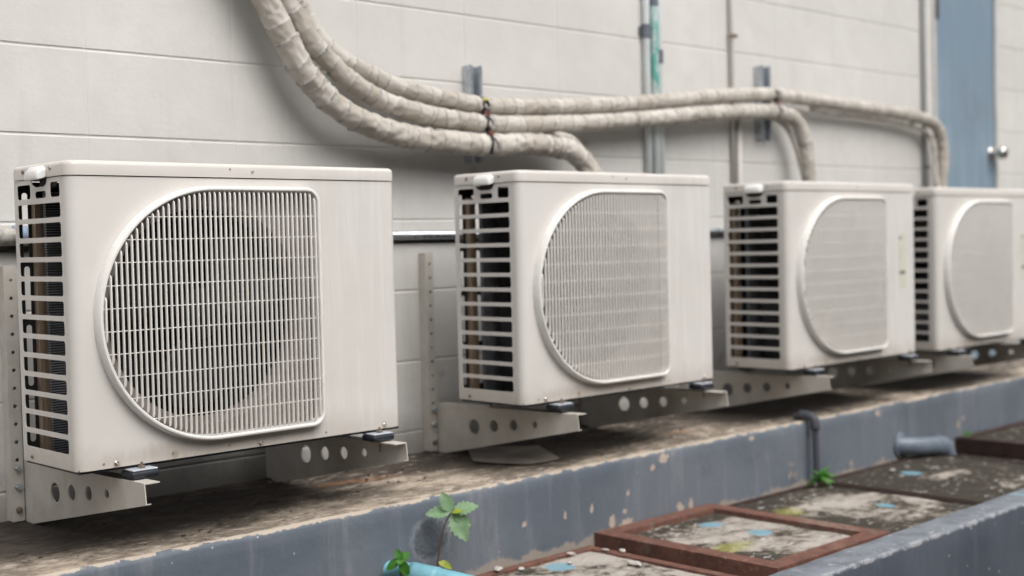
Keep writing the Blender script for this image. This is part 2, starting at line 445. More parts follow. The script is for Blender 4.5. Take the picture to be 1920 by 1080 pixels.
def dome(bm, c, nrm, r, h, n=12):
    z = Vector(nrm).normalized(); q = z.to_track_quat('Z','Y').to_matrix().to_4x4()
    Mx = Matrix.Translation(c) @ q
    lathe(bm, [(r*1.25,0),(r*1.25,h*.25),(r,h*.3),(r*.85,h*.8),(r*.45,h),(r*.42,h*.65),(0,h*.6)], n, Mx)

# ------------------------------------------------------------------ camera
def camera():
    cam = bpy.data.cameras.new('camera'); o = bpy.data.objects.new('camera', cam); COL.objects.link(o)
    yaw, pitch, roll = .7607, -.0340, -.0246
    import json
    cy, sy, cp, sp = math.cos(yaw), math.sin(yaw), math.cos(pitch), math.sin(pitch)
    f = Vector((sy*cp, cy*cp, sp)); r = Vector((cy,-sy,0)); u = r.cross(f)
    r2 = math.cos(roll)*r + math.sin(roll)*u; u2 = -math.sin(roll)*r + math.cos(roll)*u
    m = Matrix((r2, u2, -f)).transposed().to_4x4(); m.translation = Vector((-.9954,-2.8663,.4772))
    o.matrix_world = m
    cam.sensor_width = 36; cam.lens = 2435.79/1920*36; cam.clip_end = 500; cam.clip_start = .05
    cam.dof.use_dof = True; cam.dof.focus_distance = 2.62; cam.dof.aperture_fstop = 2.2
    scn.camera = o
camera()

# ------------------------------------------------------------------ light
w = bpy.data.worlds.new('World'); scn.world = w; w.use_nodes = True
nt = w.node_tree; bg = nt.nodes['Background']
sky = nt.nodes.new('ShaderNodeTexSky'); sky.sky_type = 'NISHITA'; sky.sun_disc = False
SUN_EL, SUN_AZ = 54, 182      # degrees; azimuth measured clockwise from +Y
sky.sun_elevation = D2R(SUN_EL); sky.sun_rotation = D2R(SUN_AZ)
sky.air_density = .7; sky.dust_density = 6; sky.ozone_density = .6
hs = nt.nodes.new('ShaderNodeHueSaturation'); hs.inputs['Saturation'].default_value = .22
nt.links.new(sky.outputs[0], hs.inputs['Color']); nt.links.new(hs.outputs[0], bg.inputs[0]); bg.inputs[1].default_value = .15
sl = bpy.data.lights.new('sun', 'SUN'); sl.energy = .6; sl.angle = D2R(55); sl.color = (1,.965,.92)
so = bpy.data.objects.new('sun', sl); COL.objects.link(so)
sd = Vector((math.sin(D2R(SUN_AZ))*math.cos(D2R(SUN_EL)), math.cos(D2R(SUN_AZ))*math.cos(D2R(SUN_EL)), math.sin(D2R(SUN_EL))))
so.rotation_euler = sd.to_track_quat('Z','Y').to_euler(); so.location = (0,-3,6)
scn.view_settings.view_transform = 'Standard'; scn.view_settings.look = 'None'; scn.view_settings.exposure = .54; scn.view_settings.gamma = 1

# ------------------------------------------------------------------ building wall (blocks in stack bond)
def build_wall():
    zA, xj, bw = .9514, .3849, .3922
    DX0, DX1, DZ1 = 4.315, 4.925, 1.95         # door opening
    xs, zs = {}, {}
    def cuts(c, half): return [(c-half,0.),(c-half*.45,.8),(c,1.),(c+half*.45,.8),(c+half,0.)]
    for k in range(-9, 24):
        for p, d in cuts(xj+bw*k, .0045): xs[p] = d*.0011
    for k in range(-8, 14):
        for p, d in cuts(zA+.2*k, .0042): zs[p] = d*.0026
    for p in (-3.2, DX0, DX1, 9.2): xs.setdefault(p, 0)
    for p in (-1.0, DZ1, 3.4): zs.setdefault(p, 0)
    for k in range(62): xs.setdefault(-3.15+.2*k, 0)
    # slot behind the horizontal steel pipe
    for p in (.4815,.4845,.515,.518): zs[p] = 0
    zs = {z: d for z, d in zs.items() if not (.4846 < z < .5149)}
    X = sorted(x for x in xs if -3.3 < x < 9.3); Z = sorted(z for z in zs if -1.1 < z < 3.5)
    bm = bmesh.new(); V = {}
    for i, x in enumerate(X):
        for j, z in enumerate(Z):
            y = max(xs[x], zs[z])
            y += .0012*noise.noise(Vector((x*1.7, 0, z*2.3)))
            zz = z + (.0018*noise.noise(Vector((x*6, 4, round(z*5)))) if zs[z] > 0 else 0)
            V[i,j] = bm.verts.new((x, y, zz))
    for i in range(len(X)-1):
        for j in range(len(Z)-1):
            xm, zm = (X[i]+X[i+1])/2, (Z[j]+Z[j+1])/2
            if DX0 < xm < DX1 and zm < DZ1: continue
            if .4845 < zm < .515: continue
            bm.faces.new((V[i,j], V[i+1,j], V[i+1,j+1], V[i,j+1]))
    # slot lining
    for i in range(len(X)-1):
        xm = (X[i]+X[i+1])/2
        if DX0 < xm < DX1: continue
        jl = min(range(len(Z)), key=lambda j: abs(Z[j]-.4845)); jh = min(range(len(Z)), key=lambda j: abs(Z[j]-.515))
        a, b, c, d = V[i,jl], V[i+1,jl], V[i+1,jh], V[i,jh]
        p = [bm.verts.new((v.co.x, .06, v.co.z)) for v in (a,b,c,d)]
        bm.faces.new((a,b,p[1],p[0])); bm.faces.new((p[0],p[1],p[2],p[3])); bm.faces.new((p[3],p[2],c,d))
    # reveals of the door opening and back
    for x in (DX0, DX1):
        q = [bm.verts.new(p) for p in ((x,0.001,-1),(x,.15,-1),(x,.15,DZ1),(x,0.001,DZ1))]; bm.faces.new(q)
    q = [bm.verts.new(p) for p in ((DX0,.001,DZ1),(DX1,.001,DZ1),(DX1,.15,DZ1),(DX0,.15,DZ1))]; bm.faces.new(q)
    box(bm, -3.2, DX0-.003, .151, .22, -1, 3.4); box(bm, DX1+.003, 9.2, .151, .22, -1, 3.4); box(bm, DX0-.003, DX1+.003, .151,.22, DZ1+.003, 3.4)
    q = [bm.verts.new(p) for p in ((-3.2,0,3.4),(9.2,0,3.4),(9.2,.151,3.4),(-3.2,.151,3.4))]; bm.faces.new(q)
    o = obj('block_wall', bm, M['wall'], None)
    for p in o.data.polygons: p.use_smooth = False
    tag(o, 'long off white painted concrete block wall behind all the machines', 'wall')
    # door
    d = empty('door', (DX0,0,-.11)); d['label'] = 'narrow faded blue door in the off white wall at far right'; d['category'] = 'door'
    bm = bmesh.new(); box(bm, .0315, .5805, .004, .044, .005, 2.03); obj('door_leaf', bm, M['door'], d, bevel=.002)
    bm = bmesh.new(); box(bm, .002,.030,-.006,.08,0,2.055); box(bm, .582,.608,-.006,.08,0,2.055); box(bm, .0305,.5815,-.005,.08,2.034,2.056)
    obj('door_frame', bm, M['frame'], d, bevel=.002)
    for z in (.35, 1.55):
        bm = bmesh.new(); tube(bm, [(.033,-.006,z-.02),(.033,-.006,z+.13)], .011, 12); box(bm, .036,.058,.000,.0035,z-.015,z+.125)
        obj('hinge', bm, M['hinge'], d)
    kb = bmesh.new()
    lathe(kb, [(0,0),(.033,0),(.033,.004),(.027,.010),(.013,.014),(.012,.034),(.018,.038),(.028,.045),(.031,.058),(.027,.070),(.015,.076),(0,.077)], 24,
          Matrix.Translation((.548,.0035,.955)) @ Matrix.Rotation(PI/2, 4, 'X'))
    obj('door_knob', kb, M['chrome'], d, sharp=50)
build_wall()

# ------------------------------------------------------------------ ledge, low wall, ground
def yc(x): return -.535 + .0158*x
def build_ledge():
    bm = bmesh.new()
    xs = [-3 + .02*i for i in range(0, 560)]
    prof_n = 14
    rows = []
    for x in xs:
        y0 = yc(x)
        r = []
        ch = .006*noise.noise(Vector((x*14, 1, 0))) + .006*max(0, noise.noise(Vector((x*37, 5, 0))))
        zt = -.1137
        pts = [(-.002, zt+.0015), (-.10, zt), (-.2, zt), (-.3,zt), (-.4, zt), (y0+.05, zt), (y0+.022, zt-.0005),
               (y0+.010+ch*.6, zt-.0015), (y0+.003+ch*.5, zt-.0055), (y0, zt-.014-abs(ch)), (y0, zt-.04), (y0, zt-.09),(y0-.001, zt-.15), (y0-.002, -.345), (y0-.002,-.8)]
        for k, (y, z) in enumerate(pts):
            dz = .0022*noise.noise(Vector((x*9, y*9, 3))) + .0010*noise.noise(Vector((x*40, y*40, 3))) if k in range(1,9) else 0
            dy = .0022*noise.noise(Vector((x*4, z*9, 8))) if k >= 8 else 0
            r.append(bm.verts.new((x, y+dy, z+dz)))
        rows.append(r)
    for a, b in zip(rows, rows[1:]):
        for k in range(len(a)-1):
            f = bm.faces.new((a[k], a[k+1], b[k+1], b[k]))
            f.material_index = 0 if k < 7 else 1
            f.smooth = True
    me = bpy.data.meshes.new('concrete_ledge'); bm.normal_update(); bm.to_mesh(me); bm.free()
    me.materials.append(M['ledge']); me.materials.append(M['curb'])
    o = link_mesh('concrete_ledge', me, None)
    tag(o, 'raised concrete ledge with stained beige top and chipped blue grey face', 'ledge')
    # low outer wall
    bm = bmesh.new(); rows = []
    for i in range(0, 500):
        x = -2.5 + .022*i; y1 = -1.142 + .016*(x-1.9); y0 = -1.240 + .016*(x-1.9); zt = -.281
        ch = .004*noise.noise(Vector((x*16, 7, 0)))
        pts = [(y1,-.8),(y1,-.45),(y1,zt-.010),(y1-.004,zt-.002),(y1-.012,zt),(y1-.04,zt),(y0+.03,zt),(y0+.010-ch,zt),(y0+.002,zt-.004+ch*.5),(y0,zt-.012-abs(ch)),(y0-.0,zt-.06),(y0,zt-.15),(y0,zt-.3),(y0,-.8)]
        rows.append([bm.verts.new((x, y + .0016*noise.noise(Vector((x*7,z*9,k))), z + (.0018*noise.noise(Vector((x*10, y*25, 5))) if 1 < k < 10 else 0))) for k, (y, z) in enumerate(pts)])
    for a, b in zip(rows, rows[1:]):
        for k in range(len(a)-1):
            f = bm.faces.new((a[k], a[k+1], b[k+1], b[k])); f.smooth = True
    bmesh.ops.recalc_face_normals(bm, faces=bm.faces)
    o = obj('low_wall', bm, lowwall_mat(), None)
    for p in o.data.polygons: p.use_smooth = True
    tag(o, 'low blue grey painted wall with pale worn top and sides darkened for shade at lower right', 'wall')
def lowwall_mat():
    m = NT('worn_blue_grey_paint', .5, spec=.45)
    z = m.sep()[2]; n = m.noise(22, 6, .7)
    paint = m.mix(m.ramp(m.noise(3,4,.6), .35, .65), (.062,.075,.098), (.088,.102,.128))  # side faces painted darker than the top to carry their shade
    paint = m.mix(m.mul(m.ramp(m.noise(14, 4, .7, m.map((1,1,.15))), .5, .78), .5), paint, (.13,.148,.175))
    top = m.mix(m.ramp(m.noise(15, 6, .7), .4, .65), (.19,.21,.24), (.12,.135,.16))
    top = m.mix(m.ramp(m.noise(45, 6, .72), .60, .66), top, (.42,.42,.42))
    nz = m.t.nodes.new('ShaderNodeSeparateXYZ'); m.link(m.geo('Normal'), nz.inputs[0])
    c = m.mix(m.ramp(nz.outputs[2], .35, .6), paint, top)
    e = m.ramp(m.add(z, m.mul(m.add(n, -.5), .028)), -.293, -.289)
    up = m.ramp(nz.outputs[2], .85, .97, 1, 0)
    c = m.mix(m.mul(m.mul(m.mul(e, up), m.ramp(n, .42, .56)), .7), c, (.36,.365,.37))
    sp = m.ramp(m.vor(24), .06, .10, 1, 0); c = m.mix(m.mul(sp, m.ramp(m.noise(5,2), .5,.6)), c, (.45,.45,.44))
    for (x, zz) in ((2.62,-.300),):
        d = m.add(m.dist((x,-1.24,zz), (45,0,16)), m.mul(m.add(n,-.5), .9)); c = m.mix(m.mul(m.ramp(d,.4,1,1,0), .7), c, (.22,.38,.47))
    m.col(c)
    b = m.bump(m.noise(40, 6, .65), .4, .003); m.bump(m.noise(160, 4, .6), .3, .001, b)
    return m.m
build_ledge()
bm = bmesh.new()
v = [bm.verts.new(p) for p in ((-60,-60,-.79),(60,-60,-.79),(60,.1,-.79),(-60,.1,-.79))]; bm.faces.new(v)
tag(obj('ground', bm, M['ground']), None, None, None, 'structure')

bm = bmesh.new(); box(bm, -8, 15, -6.9, -6.5, -.79, 3.3); box(bm, -8.1, 15.1, -7.0, -6.4, 3.3005, 3.45)  # unseen wall, added to cut low sky light so daylight falls from above
tag(obj('sky_blocking_wall', bm, m_plain('grey_render', (.20,.19,.175), .9, scale=3, var=.4)), 'plain grey unseen wall behind the viewer, added to block low sky light', 'wall')
# drain channel bed under the covers
bm = bmesh.new(); rows = []
for i in range(0, 260):
    x = -2.4 + .04*i
    rows.append([bm.verts.new((x, y, -.352 + .004*noise.noise(Vector((x*8,y*8,1))))) for y in (-.49+.0158*x,-.6,-.8,-.95,-1.15+.01*x)])
for a, b in zip(rows, rows[1:]):
    for k in range(4): bm.faces.new((a[k],a[k+1],b[k+1],b[k])).smooth = True
tag(obj('channel_bed', bm, m_cover('channel_dirt', (), 9, .1)), None, None, None, 'structure')

def cover(name, x0, x1, y0f, y1f, zt, h, rim, mat, label, group, fr=None, lip=.006, rx=0, step=.02):
    """concrete lid in a steel angle frame; y0f back, y1f front (negative)"""
    t = empty(name, ((x0+x1)/2, (y0f+y1f)/2, zt-h)); tag(t, label, 'drain cover', group)
    cx, cy, cz = t.location
    hx, hy = (x1-x0)/2, (y0f-y1f)/2
    if fr:
        me = plate('frame', [[(-hx,-hy),(hx,-hy),(hx,hy),(-hx,hy)], [(-hx+rim,-hy+rim),(-hx+rim,hy-rim),(hx-rim,hy-rim),(hx-rim,-hy+rim)]], h, Matrix())
        f = link_mesh('steel_frame', me, fr, t)
        b = f.modifiers.new('bevel','BEVEL'); b.width = .0015; b.segments = 2; b.limit_method = 'ANGLE'
        o_in = rim + .0012
    else: o_in = .002
    bm = bmesh.new()
    nx, ny = int(2*(hx-o_in)/step)+1, int(2*(hy-o_in)/step)+1
    g = {}
    for i in range(nx+1):
        for j in range(ny+1):
            x = -hx+o_in + (2*(hx-o_in))*i/nx; y = -hy+o_in + (2*(hy-o_in))*j/ny
            e = min(i, nx-i, j, ny-j)
            z = h - lip + .0030*noise.noise(Vector((cx+x,cy+y,0))*14) + .0016*noise.noise(Vector((cx+x,cy+y,4))*55) - (.004 if e == 0 else 0)
            g[i,j] = bm.verts.new((x,y,z))
    for i in range(nx):
        for j in range(ny): bm.faces.new((g[i,j],g[i+1,j],g[i+1,j+1],g[i,j+1])).smooth = True
    if not fr:                               # skirt so the slab has thickness
        ring = [g[i,0] for i in range(nx+1)] + [g[nx,j] for j in range(1,ny+1)] + [g[i,ny] for i in range(nx-1,-1,-1)] + [g[0,j] for j in range(ny-1,0,-1)]
        low = [bm.verts.new((v.co.x, v.co.y, 0)) for v in ring]
        for k in range(len(ring)):
            bm.faces.new((ring[k], ring[(k+1)%len(ring)], low[(k+1)%len(ring)], low[k]))
    else:
        bmv = [bm.verts.new((x,y,.002)) for x,y in ((-hx+o_in,-hy+o_in),(hx-o_in,-hy+o_in),(hx-o_in,hy-o_in),(-hx+o_in,hy-o_in))]; bm.faces.new(bmv)
    # shift object-space texture so each lid differs: material reads object coords of the slab
    s = obj('concrete_slab', bm, mat, t)
    return t
G = 'concrete drain covers beside the ledge'
A = m_cover('peeling_lid', [(1.2627-1.046,-.6403+.84,.040)], 1, 1.1, core=(.32,.12,0), cs=2.4)
B = m_cover('pale_lid', [(1.83-1.775,-.66+.80,.034),(1.84-1.775,-.815+.80,.034)], 2, 1.15, yellow=[(1.66-1.775,-.86+.80,.10,.05)])
Cc = m_cover('mossy_lid', [(2.41-2.318,-.86+.813,.028)], 3, .75, yellow=[(2.16-2.318,-.70+.813,.06,.06)])
Dd = m_cover('dark_mossy_lid', [(2.93-2.98,-.62+.77,.036)], 4, -.7)
cover('drain_cover', .62, 1.472, -.545, -1.135, -.318, .034, .028, A, 'flaking concrete drain cover with a flush thin rusty rim, nearest the camera', G, M['rust'], .002)
cover('drain_cover', 1.525, 2.03, -.512, -1.098, -.298, .052, .052, B, 'raised drain cover in a wide red brown steel frame with two pale blue spots', G, M['rust'], .010)
cover('drain_cover', 2.036, 2.600, -.508, -1.118, -.3175, .034, .012, Cc, 'mossy concrete drain cover directly behind the raised red brown frame', G, M['darkrust'], .002)
cover('drain_cover', 2.612, 3.325, -.498, -1.118, -.316, .034, .010, Dd, 'darkest mossy drain cover, beside the green weed and grey elbow pipe', G, M['darkrust'], .001)
cover('drain_cover', 3.55, 4.45, -.487, -1.10, -.290, .058, .03, m_cover('far_lid', [(.0,.12,.04)], 6, .5), 'far dusty drain cover in a thick dark brown frame beyond the grey elbow', G, M['darkrust'], .004)
# loose chips of render on the nearest covers
for (x, y, z, s) in ((1.128,-.562,-.316,.014),(1.17,-.60,-.316,.009),(1.36,-.585,-.316,.010),(1.30,-.64,-.3185,.008),(1.45,-.62,-.316,.008),(1.47,-.66,-.316,.010),(2.53,-.545,-.316,.009),(1.39,-.77,-.3185,.016),(2.9,-.6,-.315,.012)):
    bm = bmesh.new(); bmesh.ops.create_icosphere(bm, subdivisions=2, radius=s)
    for v in bm.verts:
        v.co = Vector((v.co.x*1.3, v.co.y*.8, v.co.z*.4)) * (1+.5*noise.noise(v.co*90+Vector((x*50,y*9,0))))
    o = obj('render_chip', bm, M['chip'], None, loc=(x,y,z+s*.33), rz=random.uniform(0,3))
    tag(o, 'small pale crumb of flaked render lying on the drain covers', 'debris', 'flaked crumbs on the drain covers')

# ------------------------------------------------------------------ insulated pipes
def wrapped(name, pts, r, label, neck=(), seed=1, rough=1., taper_end=False, step=.0035, n=40):
    rnd = random.Random(seed)
    P = catmull(pts, step)
    S = [0.]
    for a, b in zip(P, P[1:]): S.append(S[-1]+(b-a).length)
    L = S[-1]
    wr = []; s = 0
    while s < L:                              # tape laps
        wr.append((s, rnd.uniform(-.012,.012), rnd.uniform(0,2*PI), rnd.random(), rnd.uniform(.5,1.6), rnd.uniform(-.3,.5)))
        s += rnd.uniform(.022,.062)
    bm = bmesh.new(); le = bm.verts.layers.float.new('edge'); lt = bm.verts.layers.float.new('tone')
    a = Vector((0,-1,0)); rings = []
    for i, p in enumerate(P):
        t = (P[min(i+1,len(P)-1)]-P[max(i-1,0)]).normalized()
        a = (a - t*a.dot(t)).normalized(); b = t.cross(a)
        rg = []
        nk = 0
        for s0 in neck: nk = max(nk, math.exp(-((p.x-s0)/.014)**2))
        for k in range(n):
            th = 2*PI*k/n
            # find the lap this point belongs to
            cur = wr[0]; best = 9
            for w_ in wr:
                e = w_[0] + w_[1]*math.cos(th-w_[2]) + .25*.02*math.sin(th+w_[2])
                if e <= S[i]: cur = w_; best = S[i]-e
                elif w_[0] > S[i]+.03: break
            lap = .11*math.exp(-best/.013)*cur[4]
            q = Vector((S[i]*20+seed*7, math.cos(th)*1.1, math.sin(th)*1.1))
            nn = noise.noise(q*.6)*.06 + abs(noise.noise(q*1.3+Vector((0,seed,cur[3]*9))))*-.13*rough*cur[4] + (.35-abs(noise.noise(Vector((S[i]*34+th*1.9, math.cos(th)*1.6+cur[3]*7, math.sin(th)*1.6)))))*.10*rough
            rr = r*(1 + lap + nn + .05)
            rr *= (1-.42*nk)
            v = bm.verts.new(p + (a*math.cos(th)+b*math.sin(th))*rr)
            v[le] = (max(0, 1-best/.0040) * (1.0 if cur[3] > .55 else .6))
            v[lt] = max(0, .55+cur[5]*.8+.25*noise.noise(q)+nn*2.2+.04)
            rg.append(v)
        rings.append(rg)
    for i in range(len(rings)-1):
        for k in range(n): bm.faces.new((rings[i][k], rings[i][(k+1)%n], rings[i+1][(k+1)%n], rings[i+1][k])).smooth = True
    bm.faces.new(rings[0][::-1]); bm.faces.new(rings[-1])
    o = obj(name, bm, M['tape'])
    for p in o.data.polygons: p.use_smooth = True
    tag(o, label, 'pipe', 'tape wrapped pipes along the wall')
    return o
PC = [(.70,-.088,1.33),(.76,-.088,1.215),(.8262,-.085,1.1011),(.8997,-.085,.9813),(.9367,-.085,.9293),(.9785,-.085,.8889),(1.0211,-.085,.856),(1.0991,-.085,.818),(1.2368,-.085,.7837),(1.352,-.085,.7725),(1.5344,-.085,.7655),(1.5867,-.085,.7665),(1.7103,-.085,.7731),(1.823,-.087,.7722),(1.8997,-.092,.7614),(1.950,-.10,.7321),(1.975,-.115,.690),(1.985,-.14,.62),(1.985,-.16,.56)]
wrapped('insulated_pipe', PC, .0308, 'lowest and thickest wrapped pipe, dropping behind the second unit', (1.572,), 3, 1.25)
PT = [(1.835,-.10,.803),(1.8624,-.095,.803),(1.90,-.09,.80),(1.935,-.09,.784),(1.975,-.10,.738),(2.003,-.11,.690),(2.01,-.14,.62),(2.01,-.16,.56)]
wrapped('insulated_pipe', PT, .0105, 'thin wrapped line branching beside the lowest pipe bend', (), 5, .6, n=20)
PB = [(.72,-.082,1.42),(.80,-.078,1.27),(.8951,-.07,1.111),(.9276,-.07,1.0685),(.9556,-.07,1.0272),(1.0007,-.07,.9854),(1.0354,-.07,.957),(1.0875,-.07,.9214),(1.1679,-.07,.8842),(1.2513,-.07,.8592),(1.3963,-.07,.8381),(1.5191,-.07,.8309),(1.5963,-.07,.8285),(1.6979,-.07,.8302),(1.918,-.07,.844),(2.1663,-.07,.8639),(2.4653,-.07,.8950),(2.5315,-.07,.9029),(2.8107,-.07,.9274),(2.9925,-.07,.9379),(3.0529,-.07,.9371),(3.140,-.078,.915),(3.185,-.085,.8484),(3.198,-.09,.7747),(3.205,-.095,.69),(3.205,-.12,.60),(3.20,-.14,.54)]
wrapped('insulated_pipe', PB, .0252, 'middle wrapped pipe, bending down behind the third unit', (1.575,3.035), 8, 1.)
PB2 = [(3.0,-.045,.925),(3.06,-.05,.915),(3.12,-.055,.885),(3.16,-.06,.83),(3.18,-.07,.76),(3.19,-.08,.69),(3.19,-.1,.6)]
wrapped('insulated_pipe', PB2, .010, 'thin wrapped line tucked inside the bend above the third unit', (), 12, .5, n=18)
PA = [(.80,-.07,1.41),(.87,-.062,1.25),(.9379,-.055,1.118),(.9627,-.055,1.0761),(.9882,-.055,1.0436),(1.0274,-.055,1.0071),(1.0797,-.055,.9768),(1.153,-.055,.9486),(1.2359,-.055,.9247),(1.3505,-.055,.9032),(1.473,-.055,.8904),(1.5405,-.055,.8845),(1.6184,-.055,.8826),(1.7725,-.055,.889),(1.9763,-.055,.9022),(2.2296,-.055,.9247),(2.4856,-.055,.9525),(2.6624,-.055,.9748),(2.9527,-.055,1.0001),(3.0258,-.055,1.0017),(3.2048,-.055,1.0015),(3.4757,-.055,.9925),(3.7682,-.055,.9862),(4.0054,-.058,.9766),(4.1699,-.064,.9578),(4.2417,-.066,.9202),(4.2676,-.07,.8466),(4.262,-.07,.7604),(4.2503,-.07,.6746),(4.25,-.1,.6)]
wrapped('insulated_pipe', PA, .0236, 'top wrapped pipe, longest, running to the blue door', (1.578,3.035), 15, .85)
PA2 = [(3.3,-.045,.965),(3.45,-.042,.957),(3.7,-.042,.953),(3.95,-.043,.942),(4.12,-.045,.925),(4.2,-.05,.89),(4.215,-.06,.80),(4.21,-.07,.70),(4.21,-.1,.6)]
wrapped('insulated_pipe', PA2, .009, 'thin wrapped line just beneath the longest pipe by the far conduit', (), 18, .4, n=18)

def strap(x, zs, label, tagcol=True):
    t = empty('cable_tie', (x, -.03, zs[0][0])); tag(t, label, 'strap', 'straps binding the pipes to the wall')
    z0 = zs[0][0]
    for j, (z, r, y) in enumerate(zs):
        bm = bmesh.new()
        for q in range(3):
            pts = [( .010*math.sin(a*1+q*2)+(q-1)*.006, y+.03+ (r*.86)*math.cos(a), z-z0+(r*.86)*math.sin(a)) for a in [2*PI*k/26 for k in range(27)]]
            tube(bm, pts, .0042, 8)
        obj('tie_loop', bm, M['strap'], t, smooth=True)
        if j < len(zs)-1:
            zn = zs[j+1][0]
            bm = bmesh.new()
            tube(bm, catmull([(-.012,y+.03-r*.3,z-z0-r*.2),(.004,y+.03-r*.75,z-z0-r*.8),(-.006,y+.03-r*.5,(z+zn)/2-z0-.005),(.008,y+.03-r*.7,zn-z0+r*.5)], .004), .005, 8)
            obj('twisted_wire', bm, M['strap'], t, smooth=True)
            bm = bmesh.new(); tube(bm, catmull([(-.003,y+.03-r*.93,(z+zn)/2-z0+.004),(.005,y+.03-r*1.03,(z+zn)/2-z0-.001),(.011,y+.03-r*.9,(z+zn)/2-z0-.006)], .003), .0034, 8)
            obj('red_sleeve', bm, M['red'], t, smooth=True)
    if tagcol:
        z, r, y = zs[0]
        bm = bmesh.new(); box(bm, -.014,.014,y+.03-r*1.02,y+.03-r*.80,r*.45,r*.8); obj('yellow_tag', bm, M['yellow'], t, bevel=.003)
strap(1.575, [(.886,.0205,-.055),(.830,.0215,-.07),(.766,.0265,-.085)], 'black cable ties with a yellow tag holding three pipes')
strap(3.035, [(1.002,.020,-.055),(.938,.0215,-.07)], 'black cable ties holding the two pipes above the third unit', False)

# ------------------------------------------------------------------ struts, conduits, wall pipe
def strut(x0, x1, z0, z1, label):
    bm = bmesh.new(); w = x1-x0; d = .034; t = .0025
    box(bm, 0, w, -t, 0, 0, z1-z0); box(bm, 0, t, -d, -t-.0002, 0, z1-z0); box(bm, w-t, w, -d, -t-.0002, 0, z1-z0)
    box(bm, t+.0002, .012, -d, -d+t, 0, z1-z0); box(bm, w-.012, w-t-.0002, -d, -d+t, 0, z1-z0)
    o = obj('strut_channel', bm, M['galv'], None, bevel=.0006, loc=(x0,-.001,z0))
    tag(o, label, 'steel channel', 'galvanised channels behind the pipes')
strut(1.552, 1.600, .719, 1.002, 'galvanised steel channel behind the pipes above the second unit')
strut(2.995, 3.050, .835, 1.111, 'galvanised steel channel behind the pipes above the third unit')
def conduit(name, x, z0, z1, r, mat, label, y=None, cat='conduit', group=None, clips=(), dx=0):
    t = empty(name, (x, 0, z0)); tag(t, label, cat, group)
    y = y if y is not None else -r-.002
    bm = bmesh.new(); tube(bm, [(0,y,0),(dx*.5+.001,y,(z1-z0)*.5),(dx,y,z1-z0)], r, 20); obj('tube', bm, mat, t, smooth=True)
    for z in clips:
        bm = bmesh.new()
        lathe(bm, [(r+.0005,0),(r+.003,0.001),(r+.003,.045),(r+.0005,.046)], 20, Matrix.Translation((dx*(z-z0)/(z1-z0),y,z-z0)))
        box(bm, -r-.010, -r+.001, -.004, -.001, z-z0+.008, z-z0+.038); box(bm, r-.001, r+.010, -.004, -.001, z-z0+.008, z-z0+.038)
        obj('pipe_clip', bm, M['clamp'], t, sharp=40)
GC = 'vertical conduits on the wall'
conduit('wall_conduit', 2.368, .3, 2.9, .0125, M['conduit'], 'leftmost pale plastic conduit of the group of three, grey clip high', group=GC, clips=(1.155,))
conduit('wall_conduit', 2.400, .3, 2.9, .0155, M['conduit_t'], 'turquoise stained middle conduit of the group of three', group=GC, clips=(1.265,), y=-.02)
conduit('wall_conduit', 2.4315, .3, 2.9, .0130, M['conduit'], 'rightmost pale plastic conduit of the group of three, grey clip low', group=GC, clips=(1.075,))
conduit('wall_conduit', 2.843, .3, 2.9, .0085, M['conduit_b'], 'slim beige conduit running up the wall before the third unit', group=GC, clips=())
conduit('wall_conduit', 2.874, .3, .93, .0115, M['conduit_b'], 'short wider beige conduit ending under the pipes left of the third unit', group=GC)
conduit('wall_conduit', 4.218, .3, 2.9, .0105, M['conduit_d'], 'grey conduit beside the blue door frame', group=GC, clips=())
for (x, z) in ((2.843,1.205),(4.218,.765)):
    bm = bmesh.new(); lathe(bm, [(.0,0),(.006,0),(.006,.03),(.0,.03)], 10, Matrix.Translation((x,0,z))@Matrix.Rotation(PI/2,4,'X')); box(bm, x-.014,x+.024,-.024,-.019,z-.004,z+.008)
    tag(obj('conduit_saddle', bm, M['rustscrew']), 'small rusty saddle clip on the %s conduit' % ('slim beige' if x < 3 else 'grey door side'), 'clip', 'rusty clips on conduits')
t = empty('steel_pipe', (.3,-.01,.5075)); tag(t, 'horizontal bare steel pipe in the wall groove behind the units', 'pipe')
bm = bmesh.new(); tube(bm, [(-.18,0,.005),(3,0,-.006),(3.98,0,-.008)], .0125, 20); obj('tube', bm, M['metalpipe'], t, smooth=True)
bm = bmesh.new(); tube(bm, [(-.5,-.014,.017)]+[(-.5+.01*k,-.014+.002*math.sin(k),.017-.0001*k) for k in range(1,50)], .02, 20, rfun=lambda i: .0205+.0018*noise.noise(Vector((i*.4,0,0)))); obj('wrapped_section', bm, M['dirtypipe'], t, smooth=True)
bm = bmesh.new(); tube(bm, [(-.108,-.014,.0155),(-.095,-.014,.0152),(-.082,-.014,.0149)], .0222, 20); obj('blue_tape', bm, M['bluetape'], t, smooth=True)

